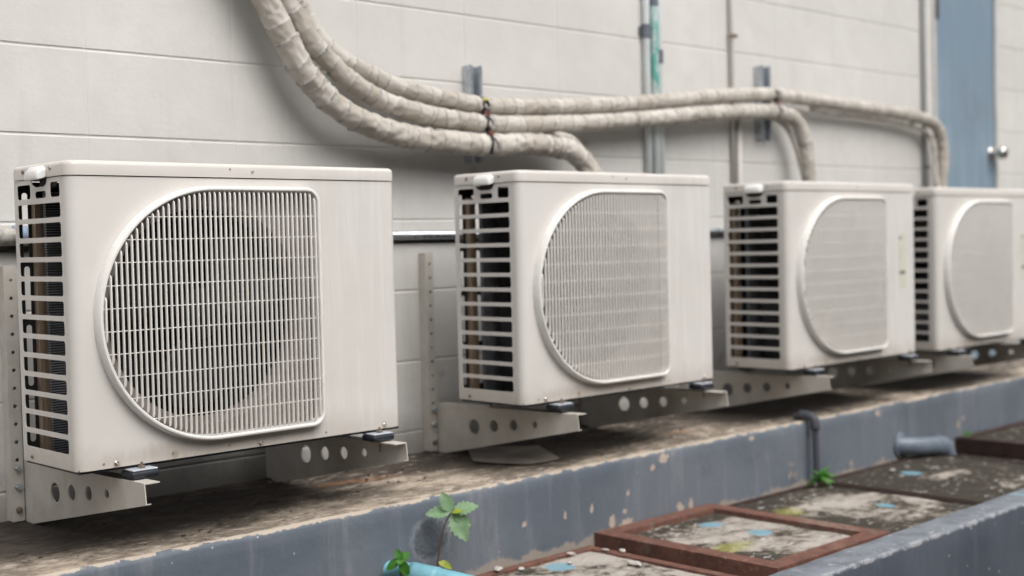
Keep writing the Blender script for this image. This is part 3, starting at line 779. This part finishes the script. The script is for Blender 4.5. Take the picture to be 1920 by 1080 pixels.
# ------------------------------------------------------------------ outdoor unit
W, DP, H, HL = .7894, .2477, .5972, .0286
CX, CZ, RR = .304, .289, .262
def dshape(r_off, n=64, cr=.036):
    """grille outline: half circle on the left, straight right side, offset inwards by r_off"""
    R = RR - r_off; xr = .5665 - r_off; c = max(.004, cr - r_off)
    pts = []
    for k in range(n+1):
        a = PI/2 + PI*k/n; pts.append((CX+R*math.cos(a), CZ+R*math.sin(a)))
    for cx_, cz_, a0 in ((xr-c, CZ-R+c, -90), (xr-c, CZ+R-c, 0)):
        for k in range(9):
            a = D2R(a0+90*k/8); pts.append((cx_+c*math.cos(a), cz_+c*math.sin(a)))
    return pts
def build_unit():
    u = empty('outdoor_unit')
    zb = H-HL                                            # top of the body under the lid
    # front panel with wrapped corners
    rc = .020
    bm = bm_from(plate('p', [[(rc,0),(W-rc,0),(W-rc,zb-.0022),(rc,zb-.0022)], dshape(.010)], .0012, XZ))
    def corner(cx, sgn):
        pv = None; n = 10
        for k in range(n+2):
            if k <= n:
                a = PI/2*k/n; x = cx - sgn*rc*math.sin(a); y = rc - rc*math.cos(a)
            else: x = cx - sgn*rc; y = rc+.003
            c = [bm.verts.new((x,y,z)) for z in (0, zb-.0022)]
            if pv: bm.faces.new((pv[0],c[0],c[1],pv[1]))
            pv = c
        # return flange inwards behind the seam
        c = [bm.verts.new((cx-sgn*(rc-.004), rc+.003, z)) for z in (0, zb-.0022)]; bm.faces.new((pv[0],c[0],c[1],pv[1]))
    corner(rc, 1); corner(W-rc, -1)
    # bottom folded edge
    f = [bm.verts.new(p) for p in ((rc,0.0002,.0),(W-rc,0.0002,.0),(W-rc,.012,.0005),(rc,.012,.0005))]; bm.faces.new(f)
    obj('front_panel', bm, M['unit'], u, sharp=32)
    # hole rim wall behind the grille
    bm = bmesh.new(); a = dshape(.010); b_ = dshape(.016)
    A_ = [bm.verts.new((x,.0013,z)) for x,z in a]; B_ = [bm.verts.new((x,.016,z)) for x,z in b_]
    for k in range(len(A_)): bm.faces.new((A_[k],A_[(k+1)%len(A_)],B_[(k+1)%len(A_)],B_[k]))
    orf = circle(CX, CZ, .228, 72)
    me = plate('q', [[(.02,.012),(W-.2,.012),(W-.2,zb-.01),(.02,zb-.01)], orf], .001, XZ); me.transform(Matrix.Translation((0,.0165,0)))
    b2 = bmesh.new(); b2.from_mesh(me); bpy.data.meshes.remove(me); tmp = bpy.data.meshes.new('t'); b2.to_mesh(tmp); b2.free(); bm.from_mesh(tmp); bpy.data.meshes.remove(tmp)
    lathe(bm, [(.228,0),(.221,.008),(.217,.020),(.216,.040),(.219,.046)], 72, Matrix.Translation((CX,.0175,CZ)) @ Matrix.Rotation(-PI/2,4,'X'))
    obj('bell_mouth', bm, M['mouth'], u, sharp=40)
    # fan
    bm = bmesh.new()
    lathe(bm, [(0,-.01),(.03,-.008),(.05,0),(.055,.012),(.055,.07),(0,.07)], 36, Matrix.Translation((CX,.045,CZ)) @ Matrix.Rotation(-PI/2,4,'X'))
    fan = obj('fan', bm, M['black'], u, sharp=40)
    for q in range(3):
        bm = bmesh.new(); rows = []
        for i in range(9):
            r = .05 + .150*i/8; sweep = .25*i/8
            wv = .55+.25*math.sin(PI*i/8)
            row = []
            for j in range(9):
                a = q*2*PI/3 + .4 + sweep + (j/8-.5)*wv*2*(.9)
                row.append(bm.verts.new((CX+r*math.cos(a), .075+.028*(j/8-.5)*2*(.6+.4*i/8), CZ+r*math.sin(a))))
            rows.append(row)
        for i in range(8):
            for j in range(8): bm.faces.new((rows[i][j],rows[i+1][j],rows[i+1][j+1],rows[i][j+1]))
        bl = obj('fan_blade', bm, M['black'], fan, smooth=True)
        so_ = bl.modifiers.new('thick','SOLIDIFY'); so_.thickness = .002
    # partition behind the fan, coloured black for the shade inside
    bm = bmesh.new(); box(bm, .075, W-.02, .160, .162, .02, zb-.012); obj('inner_partition', bm, M['black'], u)
    # grille: ring + slats + cross bars
    bm = bmesh.new()
    prof = [(0.,-.0006),(.0006,-.010),(.0022,-.0185),(.0045,-.0212),(.0080,-.0218),(.0100,-.0205),(.0108,-.0175),(.0115,-.002),(.013,.001)]
    loops = []
    for off, y in prof:
        loops.append([bm.verts.new((x,y,z)) for x,z in dshape(off)])
    for a, b in zip(loops, loops[1:]):
        for k in range(len(a)): bm.faces.new((a[k],a[(k+1)%len(a)],b[(k+1)%len(a)],b[k]))
    nring = len(bm.faces)
    ins = .0112
    R = RR-ins; xr = .5665-ins
    def chord(x):
        if x < CX: h = math.sqrt(max(0, R*R-(x-CX)**2))
        else:
            h = R; c = .036-ins
            if x > xr-c: h = R-c+math.sqrt(max(0, c*c-(x-(xr-c))**2))
        return h
    pitch = .01168; x = CX-R+.006
    while x < xr-.004:
        h = min(chord(x-.0018), chord(x+.0018)) - .0012
        if h > .02:
            t, y0, y1 = .00170, -.0205, -.0148
            for z, sc, dy in ((None,)*3,)[:0]: pass
            sect = [(-t,y1),(-t,y0+.0014),(-t*.55,y0),(t*.55,y0),(t,y0+.0014),(t,y1)]
            pv = None
            for (zz, dy, s_) in ((-h,.0035,.6),(-h+.003,.0012,1),(-h+.008,0,1),(0,0,1),(h-.008,0,1),(h-.003,.0014,1),(h,.0045,.6)):
                c = [bm.verts.new((x+a*s_, yy+dy if i_ not in (0,5) else yy, CZ+zz)) for i_, (a, yy) in enumerate(sect)]
                if pv:
                    for i_ in range(6): bm.faces.new((pv[i_],pv[(i_+1)%6],c[(i_+1)%6],c[i_]))
                else: bm.faces.new(c)
                pv = c
            bm.faces.new(pv[::-1])
        x += pitch
    for k in range(12):
        z = .4877 - .0443*k
        z = .417 + (.488-.0447*k-.417)*.992
        dz = abs(z-CZ)
        if dz > R-.012: continue
        xl = CX-math.sqrt(R*R-dz*dz)-.001; xe = xr+.001
        box(bm, xl, xe, -.0162, -.0138, z-.0008, z+.0008)
    gr = obj('fan_grille', bm, M['grille'], u, sharp=38)
    gr.data.materials.append(M['ring'])
    for f_ in range(nring): gr.data.polygons[f_].material_index = 1
    # left side panel with louvre slots
    y0, y1 = rc+.0035, DP
    def yy(v): return v
    holes = []
    n_s = 13; zt0 = .5185; pitchz = (.5185-.0215)/n_s
    for k in range(n_s):
        zhi = zt0 - pitchz*k - .0005; zlo = zhi - pitchz + .0100
        holes.append(rrect(.037, .232, zlo, zhi, .0055))
    ztop = .5245
    holes.append(rrect(.170, .232, ztop+.0045, .5575, .006)); holes.append(rrect(.099, .147, ztop+.0045, .5425, .006)); holes.append(rrect(.0375, .079, ztop+.0045, .5580, .006))
    # grip notch
    notch = [(.092,.567),(.097,.5555),(.108,.551),(.143,.551),(.158,.556),(.166,.567)]
    outline = [(y0,0),(y1,0),(y1,zb-.0015)] + notch[::-1] + [(y0,zb-.0015)]
    me = plate('side_panel', [outline]+holes, .0012, YZ)
    o = link_mesh('side_panel', me, M['unit_side'], u)
    b = o.modifiers.new('bevel','BEVEL'); b.width = .0005; b.segments = 1; b.limit_method = 'ANGLE'
    bm = bmesh.new()        # recess behind the grip
    box(bm, .0016,.020,.090,.168,.549,.5500); box(bm, .019,.020,.090,.168,.5502,.574)
    obj('grip_recess', bm, M['black'], u)
    # right side, rear and base
    bm = bmesh.new(); box(bm, W-.0012, W, y0, DP, 0, zb-.0015); obj('side_cover', bm, M['unit_side'], u)
    slots = []
    for x0_ in (.0145,.060,):
        for (za, zc_) in ((.035,.135),(.150,.275),(.290,.395),(.41,.545)):
            slots.append(rrect(x0_, x0_+(.012 if x0_ < .05 else .026), za, zc_, .0058))
    x0_ = .14
    while x0_ < W-.08 and False:
        slots.append(rrect(x0_, x0_+.05, .06, .53, .006)); x0_ += .066
    me = plate('rear', [[(.0016,.0),(W-.0016,.0),(W-.0016,zb-.002),(.0016,zb-.002)]]+slots, .0012, XZ); me.transform(Matrix.Translation((0,DP-.0014,0)))
    link_mesh('rear_guard', me, M['black'], u)
    bm = bmesh.new(); box(bm, .004, W-.004, .006, DP-.002, -.006, .004); obj('base_pan', bm, M['rubber'], u, bevel=.002)
    # coil: finned block, tube sheet
    bm = bmesh.new(); box(bm, .033, W-.05, .176, .188, .012, .545); obj('coil', bm, M['fins'], u)
    bm = bmesh.new(); box(bm, .020, .0915, .028, .030, .0,.001); bm.free()
    bm = bmesh.new(); box(bm, .033, W-.05, .1885, .190, .545, .562); obj('coil_top', bm, M['black'], u)
    bm = bmesh.new(); box(bm, .0325, .0545, .226, .244, .012, .535); obj('tube_sheet', bm, M['brown'], u)
    # lid
    bm = bmesh.new()
    ov = .0022; r = rc+.003
    def lidloop(o_, z):
        out = []
        for cx_, cy_, a0 in ((W+ov-r, -ov+r, -90), (W+ov-r, DP+ov-r*.4, 0), (-ov+r, DP+ov-r*.4, 90), (-ov+r, -ov+r, 180)):
            rr = r*.4 if cy_ > .1 else r
            cxx = cx_ if cy_ < .1 else (W+ov-rr if cx_ > .3 else -ov+rr)
            for k in range(9):
                a = D2R(a0+90*k/8); out.append(bm.verts.new((cxx+(rr-o_)*math.cos(a), cy_+(rr-o_)*math.sin(a), z)))
        return out
    lo = [lidloop(.0012, zb+.001), lidloop(0, zb), lidloop(0, H-.009), lidloop(.0012,H-.005), lidloop(.004, H-.0018), lidloop(.008, H-.0004), lidloop(.0085, H)]
    for a, b in zip(lo, lo[1:]):
        for k in range(len(a)): bm.faces.new((a[k],a[(k+1)%len(a)],b[(k+1)%len(a)],b[k]))
    bm.faces.new(lo[-1]); bm.faces.new(lo[0][::-1])
    lid = obj('lid', bm, M['unit'], u, sharp=50)
    # carrying grip on the left of the lid
    bm = bmesh.new(); rows = []
    for (x, ylo, yhi, z0_, z1_) in ((-.0024,.088,.156,.5690,.592),(-.010,.088,.156,.5655,.590),(-.0175,.090,.153,.5635,.5825),(-.0205,.092,.150,.5635,.577)):
        rows.append([bm.verts.new((x,y_,z_)) for y_, z_ in ((ylo,z0_),(yhi,z0_+.000),(yhi,z1_-.004),(yhi-.008,z1_),(ylo+.012,z1_),(ylo,z1_-.006))])
    for a, b in zip(rows, rows[1:]):
        for k in range(6): bm.faces.new((a[k],a[(k+1)%6],b[(k+1)%6],b[k]))
    bm.faces.new(rows[-1]); bm.faces.new(rows[0][::-1])
    obj('lid_grip', bm, M['handle'], u, sharp=60, bevel=.0018)
    # screws
    for (x, z, sz) in ((.0785,.0085,.0038),(.4066,.0075,.0038),(.7385,.0085,.0038),(.4053,.5825,.0028)):
        bm = bmesh.new(); dome(bm, (0,0,0), (0,-1,0), sz, .0035)
        obj('screw', bm, M['screw'], u, smooth=True, loc=(x,-.0003 if z < .5 else -.0023,z))
    for (y, z, mt) in ((.071,.585,'screw'),(.195,.584,'rustscrew'),(.205,.011,'rustscrew')):
        bm = bmesh.new(); dome(bm, (0,0,0), (-1,0,0), .0036, .0035)
        obj('screw', bm, M[mt], u, smooth=True, loc=(-.0003 if z < .5 else -.0023,y,z))
    # small punched dimples
    for (x, z) in ((.052,.010),(.575,.0105),(.20,.012),(.33,.012),(.3513,.586)):
        bm = bmesh.new(); lathe(bm, [(0,0),(.0018,0),(.0018,.0012),(0,.0012)], 10, Matrix.Translation((x,-.0002 if z<.5 else -.0022,z))@Matrix.Rotation(PI/2,4,'X'))
        obj('rivet', bm, M['rustscrew'], u)
    # feet
    for (fx, fy, s) in ((.125,-.006,-1),(.715,-.006,-1),(.125,DP+.006,1),(.715,DP+.006,1)):
        bm = bmesh.new(); 
        for (a, b, z0_, z1_) in ((-.036,.036,-.0095,-.0062),): box(bm, a+.009, b-.009, -.022, .028, z0_, z1_)
        ft = obj('mounting_foot', bm, M['footmetal'], u, bevel=.003, loc=(fx,fy,0)); ft.rotation_euler = (0,0,0 if s < 0 else PI)
        bm = bmesh.new(); lathe(bm, [(0,0),(.0075,0),(.0075,.005),(0,.005)], 6, Matrix.Translation((0,-.006,-.0062))); tube(bm, [(0,-.006,-.050),(0,-.006,.006)], .003, 8)
        obj('bolt', bm, M['rustscrew'], ft)
        bm = bmesh.new(); box(bm, -.030,.030,-.025,.026,-.0245,-.0098)
        pd = obj('rubber_pad', bm, M['rubber'], u, bevel=.006, seg=3, loc=(fx,fy,0)); pd.rotation_euler = (0,0,0 if s < 0 else PI)
    return u
def copy_tree(o, parent=None):
    c = o.copy(); COL.objects.link(c)
    if parent: c.parent = parent
    for ch in list(o.children): copy_tree(ch, c)
    return c
proto = build_unit()
UG = 'air conditioner outdoor units in a row'
spots = [(.0995,-.5033,.0605,0), (1.2856,-.5033,.0665,0), (2.4582,-.5033,.057,0), (3.4024,-.5033,.048,0), (4.60,-.5033,.05,0)]
labels = ['nearest cream air conditioner outdoor unit with widely open dark fan grille', 'second nearest cream outdoor unit, above a flat plate on the ledge',
          'third cream outdoor unit with a faded vertical sticker, bent pipe behind it', 'fourth and farthest cream outdoor unit, in front of the blue door']
units = []
for i in range(4):
    units.append(proto if i == 0 else None)
for i in range(1, 4): units[i] = copy_tree(proto)
for i in range(4):
    x, y, z, rz = spots[i]
    units[i].location = (x, y, z); units[i].rotation_euler = (0,0,rz)
    tag(units[i], labels[i], 'air conditioner', UG)
for i in (2, 3):                      # faded sticker with a printed line
    bm = bmesh.new(); box(bm, .675, .712, -.0008, -.0003, .235, .42); st = obj('sticker', bm, M['sticker'], units[i])
    bm = bmesh.new(); box(bm, .674, .712, -.0014, -.0009, .281, .292); box(bm, .675,.685,-.0014,-.0009,.402,.412); obj('sticker_print', bm, M['print'], st)

# ------------------------------------------------------------------ brackets
def arm_mesh(mirror):
    """web in the x=0 plane, flanges towards +x (or -x when mirrored)"""
    yb_, yt, yb2 = -.032, -.556, -.588
    zt0, zt1, zb0, zb1 = .025, .0355, -.121, -.006
    yt = -.571
    out = [(yb_,zb0),(yb2,zb1),(yt-.012,zt1),(yb_,zt0)]
    holes = [circle(-.188,-.030,.0215), circle(-.268,-.0205,.0165), circle(-.346,-.012,.0148), circle(-.427,-.0035,.0098)]
    bm = bm_from(plate('w', [out]+holes, .0022, YZ))
    s = -1 if mirror else 1
    x0 = 0 if mirror else .0022
    def strip(p, q, wd, t, up, y_extra=0):
        # flange along the line p->q in the yz plane
        v = []
        for (y, z) in (p, q):
            for x in (x0, x0+s*wd):
                for dz in (0, -t*up): v.append(bm.verts.new((x, y, z+dz)))
        for f in ((0,1,3,2),(4,6,7,5),(0,4,5,1),(2,3,7,6),(0,2,6,4),(1,5,7,3)): bm.faces.new([v[i] for i in f])
    strip((yb_,zt0-.0003),(yt-.012,zt1-.0003), .031, .0022, 1)
    strip((yb_,zb0+.0003),(yb2,zb1+.0003), .009, .0022, -1)
    # pressed rims round the holes
    for (cy, cz, r) in ((-.188,-.030,.0215),(-.268,-.0205,.0165),(-.346,-.012,.0148),(-.427,-.0035,.0098)):
        lathe(bm, [(r+.009,-.0003),(r+.004,-.0012),(r+.0002,-.0006),(r-.0003,.0034),(r+.0012,.0034)], 24, Matrix.Translation((0,cy,cz)) @ Matrix.Rotation(PI/2,4,'Y'))
    return bm
def build_bracket(mirror):
    b = empty('wall_bracket')
    obj('arm', arm_mesh(mirror), M['bracket'], b, sharp=30)
    # post: flat flange on the wall plus a web the arm bolts to
    w0, w1 = (-.030,.0) if not mirror else (.0022,.0322)
    s0 = (-.0004 if not mirror else .0026)
    z0, z1 = -.1105, .456
    hs_ = []
    z = z1-.032
    xc = (w0+w1)/2
    while z > z0+.03:
        if not (-.055 < z < .015): hs_.append(circle(xc, z, .0042, 12))
        z -= .0398
    me = plate('f', [[(w0,z0),(w1-.0022 if not mirror else w1,z0),(w1-.0022 if not mirror else w1,z1),(w0,z1)]]+hs_, .0022, XZ)
    me.transform(Matrix.Translation((0,-.0315,0)))
    bm = bm_from(me)
    # side web back to the wall
    xa, xb = (-.0022,-.0) if not mirror else (.0024,.0046)
    box(bm, xa+.0000, xb-.0003, -.0292, -.001, z0, z1)
    box(bm, w0 if not mirror else w1-.0022, (w0+.0022) if not mirror else w1, -.0292, -.001, z0, z1)
    obj('post', bm, M['bracket'], b, bevel=.0006, seg=1)
    for z in (.008,-.034):
        bm = bmesh.new(); lathe(bm, [(0,0),(.0085,0),(.0085,.0015),(.0068,.0016),(.0068,.008),(.0058,.0095),(0,.0095)], 6, Matrix.Translation((xc,-.0315,z))@Matrix.Rotation(PI/2,4,'X'))
        obj('bolt', bm, M['galv'], b)
    bm = bmesh.new(); lathe(bm, [(0,0),(.0075,0),(.0065,.007),(0,.008)], 12, Matrix.Translation((xc,-.0315,-.085))@Matrix.Rotation(PI/2,4,'X')); obj('bolt', bm, M['rustscrew'], b)
    return b
BG = 'steel brackets carrying the outdoor units'
br = {False: build_bracket(False), True: build_bracket(True)}
used = {False: False, True: False}
ords = ['nearest', 'second nearest', 'third', 'farthest']
for i in range(4):
    for mir, dx in ((False,.0935),(True,.736)):
        o = br[mir] if not used[mir] else copy_tree(br[mir]); used[mir] = True
        x, y, z, _ = spots[i]
        o.location = (x+dx, 0, z-.0605 - (.0 if i != 1 else .004))
        if i == 1 and not mir: o.location.x = 1.3965
        tag(o, 'perforated cream steel bracket under the %s end of the %s outdoor unit' % ('right' if mir else 'left', ords[i]), 'bracket', BG)

# ------------------------------------------------------------------ things on and around the ledge
bm = bmesh.new()
cn = [(1.325,-.26),(1.385,-.411),(1.505,-.408),(1.615,-.22),(1.47,-.07)]
me = plate('sheet', [[(x-1.45,y+.26) for x,y in cn]], .003, Matrix()); bm.free()
bm = bm_from(me); bmesh.ops.subdivide_edges(bm, edges=[e for e in bm.edges if e.calc_length() > .05], cuts=4, use_grid_fill=True)
for v in bm.verts: v.co.z += .010*(v.co.x*4)**2*(1 if v.co.x > 0 else .6) + .003*noise.noise(v.co*10)
tag(obj('metal_sheet', bm, M['plate'], None, loc=(1.45,-.26,-.109)), 'loose dusty flat sheet lying on the ledge under the second unit', 'sheet')
bm = bmesh.new(); tube(bm, catmull([(0,0,0),(.012,-.008,.004),(.028,-.006,.001),(.046,-.02,.002)], .004), .0015, 6)
tag(obj('twig', bm, M['twig'], None, loc=(.632,-.277,-.1105)), 'short dark twig on the ledge beneath the nearest unit', 'twig')
bm = bmesh.new(); rnd = random.Random(4)
for k in range(240):
    x = rnd.uniform(-.1, 3.6); y = rnd.uniform(-.47, -.03) if k % 3 else rnd.uniform(-.12,-.01); s = rnd.uniform(.0012,.0042)
    c = bmesh.ops.create_icosphere(bm, subdivisions=1, radius=s, matrix=Matrix.Translation((x,y,-.1125+s*.2)) @ Matrix.Diagonal((1.5,1,.5,1)))
tag(obj('grit', bm, M['twig']), 'dark grit and crumbs scattered over the concrete ledge', 'grit', None, 'stuff')

# drainpipe over the ledge edge
t = empty('drain_pipe', (2.55, -.50, -.11)); tag(t, 'slim dark grey drain pipe bent over the ledge edge above the weed', 'pipe')
bm = bmesh.new(); tube(bm, catmull([(-.002,.045,.006),(.002,.03,.009),(.006,.018,.011),(.012,-.008,.008),(.013,-.020,-.015),(.013,-.024,-.06),(.015,-.024,-.20)], .008), .0105, 14); obj('tube', bm, M['drain'], t, smooth=True)
bm = bmesh.new(); tube(bm, catmull([(.004,.030,.013),(.010,.004,.012),(.013,-.018,.0),(.013,-.025,-.032)], .006), .0155, 16); obj('elbow', bm, M['drain'], t, smooth=True)
# big grey elbow out of the curb face
t = empty('drain_elbow', (3.145, -.52, -.276)); t.scale = (.80,.9,1); tag(t, 'fat blue grey plastic elbow pipe coming out of the ledge face at right', 'pipe')
bm = bmesh.new(); tube(bm, catmull([(-.03,.06,.008),(.01,.015,.005),(.06,-.018,.002),(.12,-.036,0),(.18,-.043,-.004),(.225,-.046,-.018),(.247,-.047,-.05),(.250,-.047,-.085)], .008), .032, 28); obj('tube', bm, M['greypvc'], t, smooth=True)
bm = bmesh.new(); tube(bm, catmull([(.150,-.041,-.001),(.19,-.044,-.006),(.225,-.046,-.018),(.246,-.047,-.048),(.249,-.047,-.062)], .006), .0365, 28); obj('socket', bm, M['greypvc'], t, smooth=True)
bm = bmesh.new(); lathe(bm, [(.034,0),(.047,.002),(.044,.006),(.034,.010)], 28, Matrix.Translation((-.005,.034,.007)) @ Matrix.Rotation(PI/2,4,'X')); obj('collar', bm, M['greypvc'], t, smooth=True)
# cyan pipe, foreground
t = empty('drain_pipe', (.83,-.55,-.262)); tag(t, 'cyan plastic pipe at the bottom edge below the tall seedling', 'pipe')
bm = bmesh.new(); tube(bm, catmull([(-.01,.05,.0),(.02,-.02,-.004),(.06,-.10,-.014),(.12,-.2,-.035)], .01), .022, 24); obj('tube', bm, M['cyan'], t, smooth=True)
bm = bmesh.new(); tube(bm, catmull([(.02,-.02,-.004),(.035,-.05,-.009),(.05,-.08,-.013)], .01), .0255, 24); obj('socket', bm, M['cyan'], t, smooth=True)

# ------------------------------------------------------------------ plants
def leaf(bm, L, wd, serr=.12, fold=.25, droop=.25, n=12, teeth=5):
    rows = []
    for i in range(n+1):
        t = i/n
        w_ = wd*math.sin(PI*min(1, t**.75))**.85 if 0 < t < 1 else .0
        w_ *= 1 + serr*((t*teeth) % 1 - .5)
        x = L*t; z = -droop*L*t*t
        row = []
        for k in (-1,-.5,0,.5,1):
            row.append(bm.verts.new((x + (.06*L*abs(k) if 0<t<1 else 0), w_*k, z + fold*w_*abs(k) + .03*L*noise.noise(Vector((t*3,k,L*50))))))
        rows.append(row)
    for a, b in zip(rows, rows[1:]):
        for k in range(4): bm.faces.new((a[k],a[k+1],b[k+1],b[k]))
def add_leaf(parent, base, direction, up, L, wd, mat, **kw):
    bm = bmesh.new(); leaf(bm, L, wd, **kw)
    x = Vector(direction).normalized(); z = Vector(up); z = (z - x*z.dot(x)).normalized(); y = z.cross(x)
    Mx = Matrix((x,y,z)).transposed().to_4x4(); Mx.translation = Vector(base)
    bm.transform(Mx)
    return obj('leaf', bm, mat, parent, smooth=True)
camdir = Vector((-.69,-.72,.1))      # leaves mostly catch the light on this side
R_, Bk, Up = Vector((.72,-.69,0)), Vector((0,0,0)), Vector((0,0,1))
p = empty('seedling', (.922,-.575,-.272)); tag(p, 'tall thin seedling with pale green pointed leaves against the ledge face', 'plant', 'small plants by the ledge')
bm = bmesh.new(); tube(bm, catmull([(0,0,-.03),(.004,0,.01),(.012,.001,.045),(.020,.001,.075),(.032,.0,.105),(.045,-.005,.128)], .006), .0021, 8, rfun=lambda i: .0026-.00004*i); obj('stem', bm, M['stem'], p, smooth=True)
top = Vector((.046,-.006,.128))
for d, up_, L, wd, mt in ((R_*-.9+Up*.0, (-.5,-.5,.8), .060,.019,'leafpale'), (R_*-.45+Up*.9, (-.6,-.6,.3), .050,.017,'leafpale'), (R_*.95+Up*.25, (-.5,-.5,.8), .062,.019,'leafpale'),
                          (R_*.5+Up*-.9+camdir*.3, (-.6,-.6,.5), .074,.023,'leafpale'), (R_*.95+Up*-.65, (-.5,-.5,.6), .054,.014,'leafpale'), (R_*.7+Up*.12+camdir*.5, (-.4,-.4,.9), .030,.009,'leafyellow')):
    add_leaf(p, top, d, up_, L, wd, M[mt], serr=.42, n=30, teeth=6, droop=.12, fold=.2)
add_leaf(p, (.004,-.002,.018), R_*.9+Up*-.35, (-.5,-.5,.7), .036,.009, M['leafyellow'], serr=.1)
p = empty('seedling', (.818,-.575,-.275)); tag(p, 'short bright green seedling left of the cyan pipe', 'plant', 'small plants by the ledge')
bm = bmesh.new(); tube(bm, catmull([(0,0,-.03),(.0,0,.01),(-.001,0,.03),(-.002,-.003,.046)], .006), .003, 8); obj('stem', bm, M['stem'], p, smooth=True)
for d, up_, L, wd in ((R_*-.9+Up*-.5,(-.5,-.5,.7),.040,.012),(R_*-.3+Up*.8,(-.6,-.5,.3),.026,.010),(R_*.35+Up*-.9,(-.6,-.5,.5),.042,.012),(R_*.6+Up*.5,(-.5,-.5,.6),.026,.010),(camdir*1+Up*-.1,(0,0,1),.028,.010)):
    add_leaf(p, (-.002,-.003,.046), d, up_, L, wd, M['leaf'], serr=.1, droop=.15)
p = empty('weed', (2.53,-.552,-.316)); tag(p, 'bushy green weed at the foot of the slim drain pipe', 'plant', 'small plants by the ledge')
rnd = random.Random(5)
bm = bmesh.new()
for k in range(5): tube(bm, [(0,0,0),(rnd.uniform(-.01,.01),rnd.uniform(-.01,0),.02),(rnd.uniform(-.02,.02),-.01,.045)], .0016, 6)
obj('stem', bm, M['leaf'], p, smooth=True)
for k in range(16):
    a = rnd.uniform(0, 2*PI); e = rnd.uniform(-.3, 1.0)
    d = R_*math.cos(a)*.9 + camdir*math.sin(a)*.5 + Up*e
    add_leaf(p, (rnd.uniform(-.012,.012),-.008,rnd.uniform(.018,.042)), d, (-.3,-.4,.9), rnd.uniform(.028,.05), rnd.uniform(.006,.010), M['leaf'], serr=0, droop=.4)
p = empty('weed', (3.62,-.500,-.305)); tag(p, 'tiny green sprout at the far foot of the ledge face', 'plant', 'small plants by the ledge')
for k in range(5): add_leaf(p, (0,0,.0), R_*rnd.uniform(-.6,.6)+Up, (-.5,-.5,.3), rnd.uniform(.02,.036), .006, M['leaf'], serr=0)
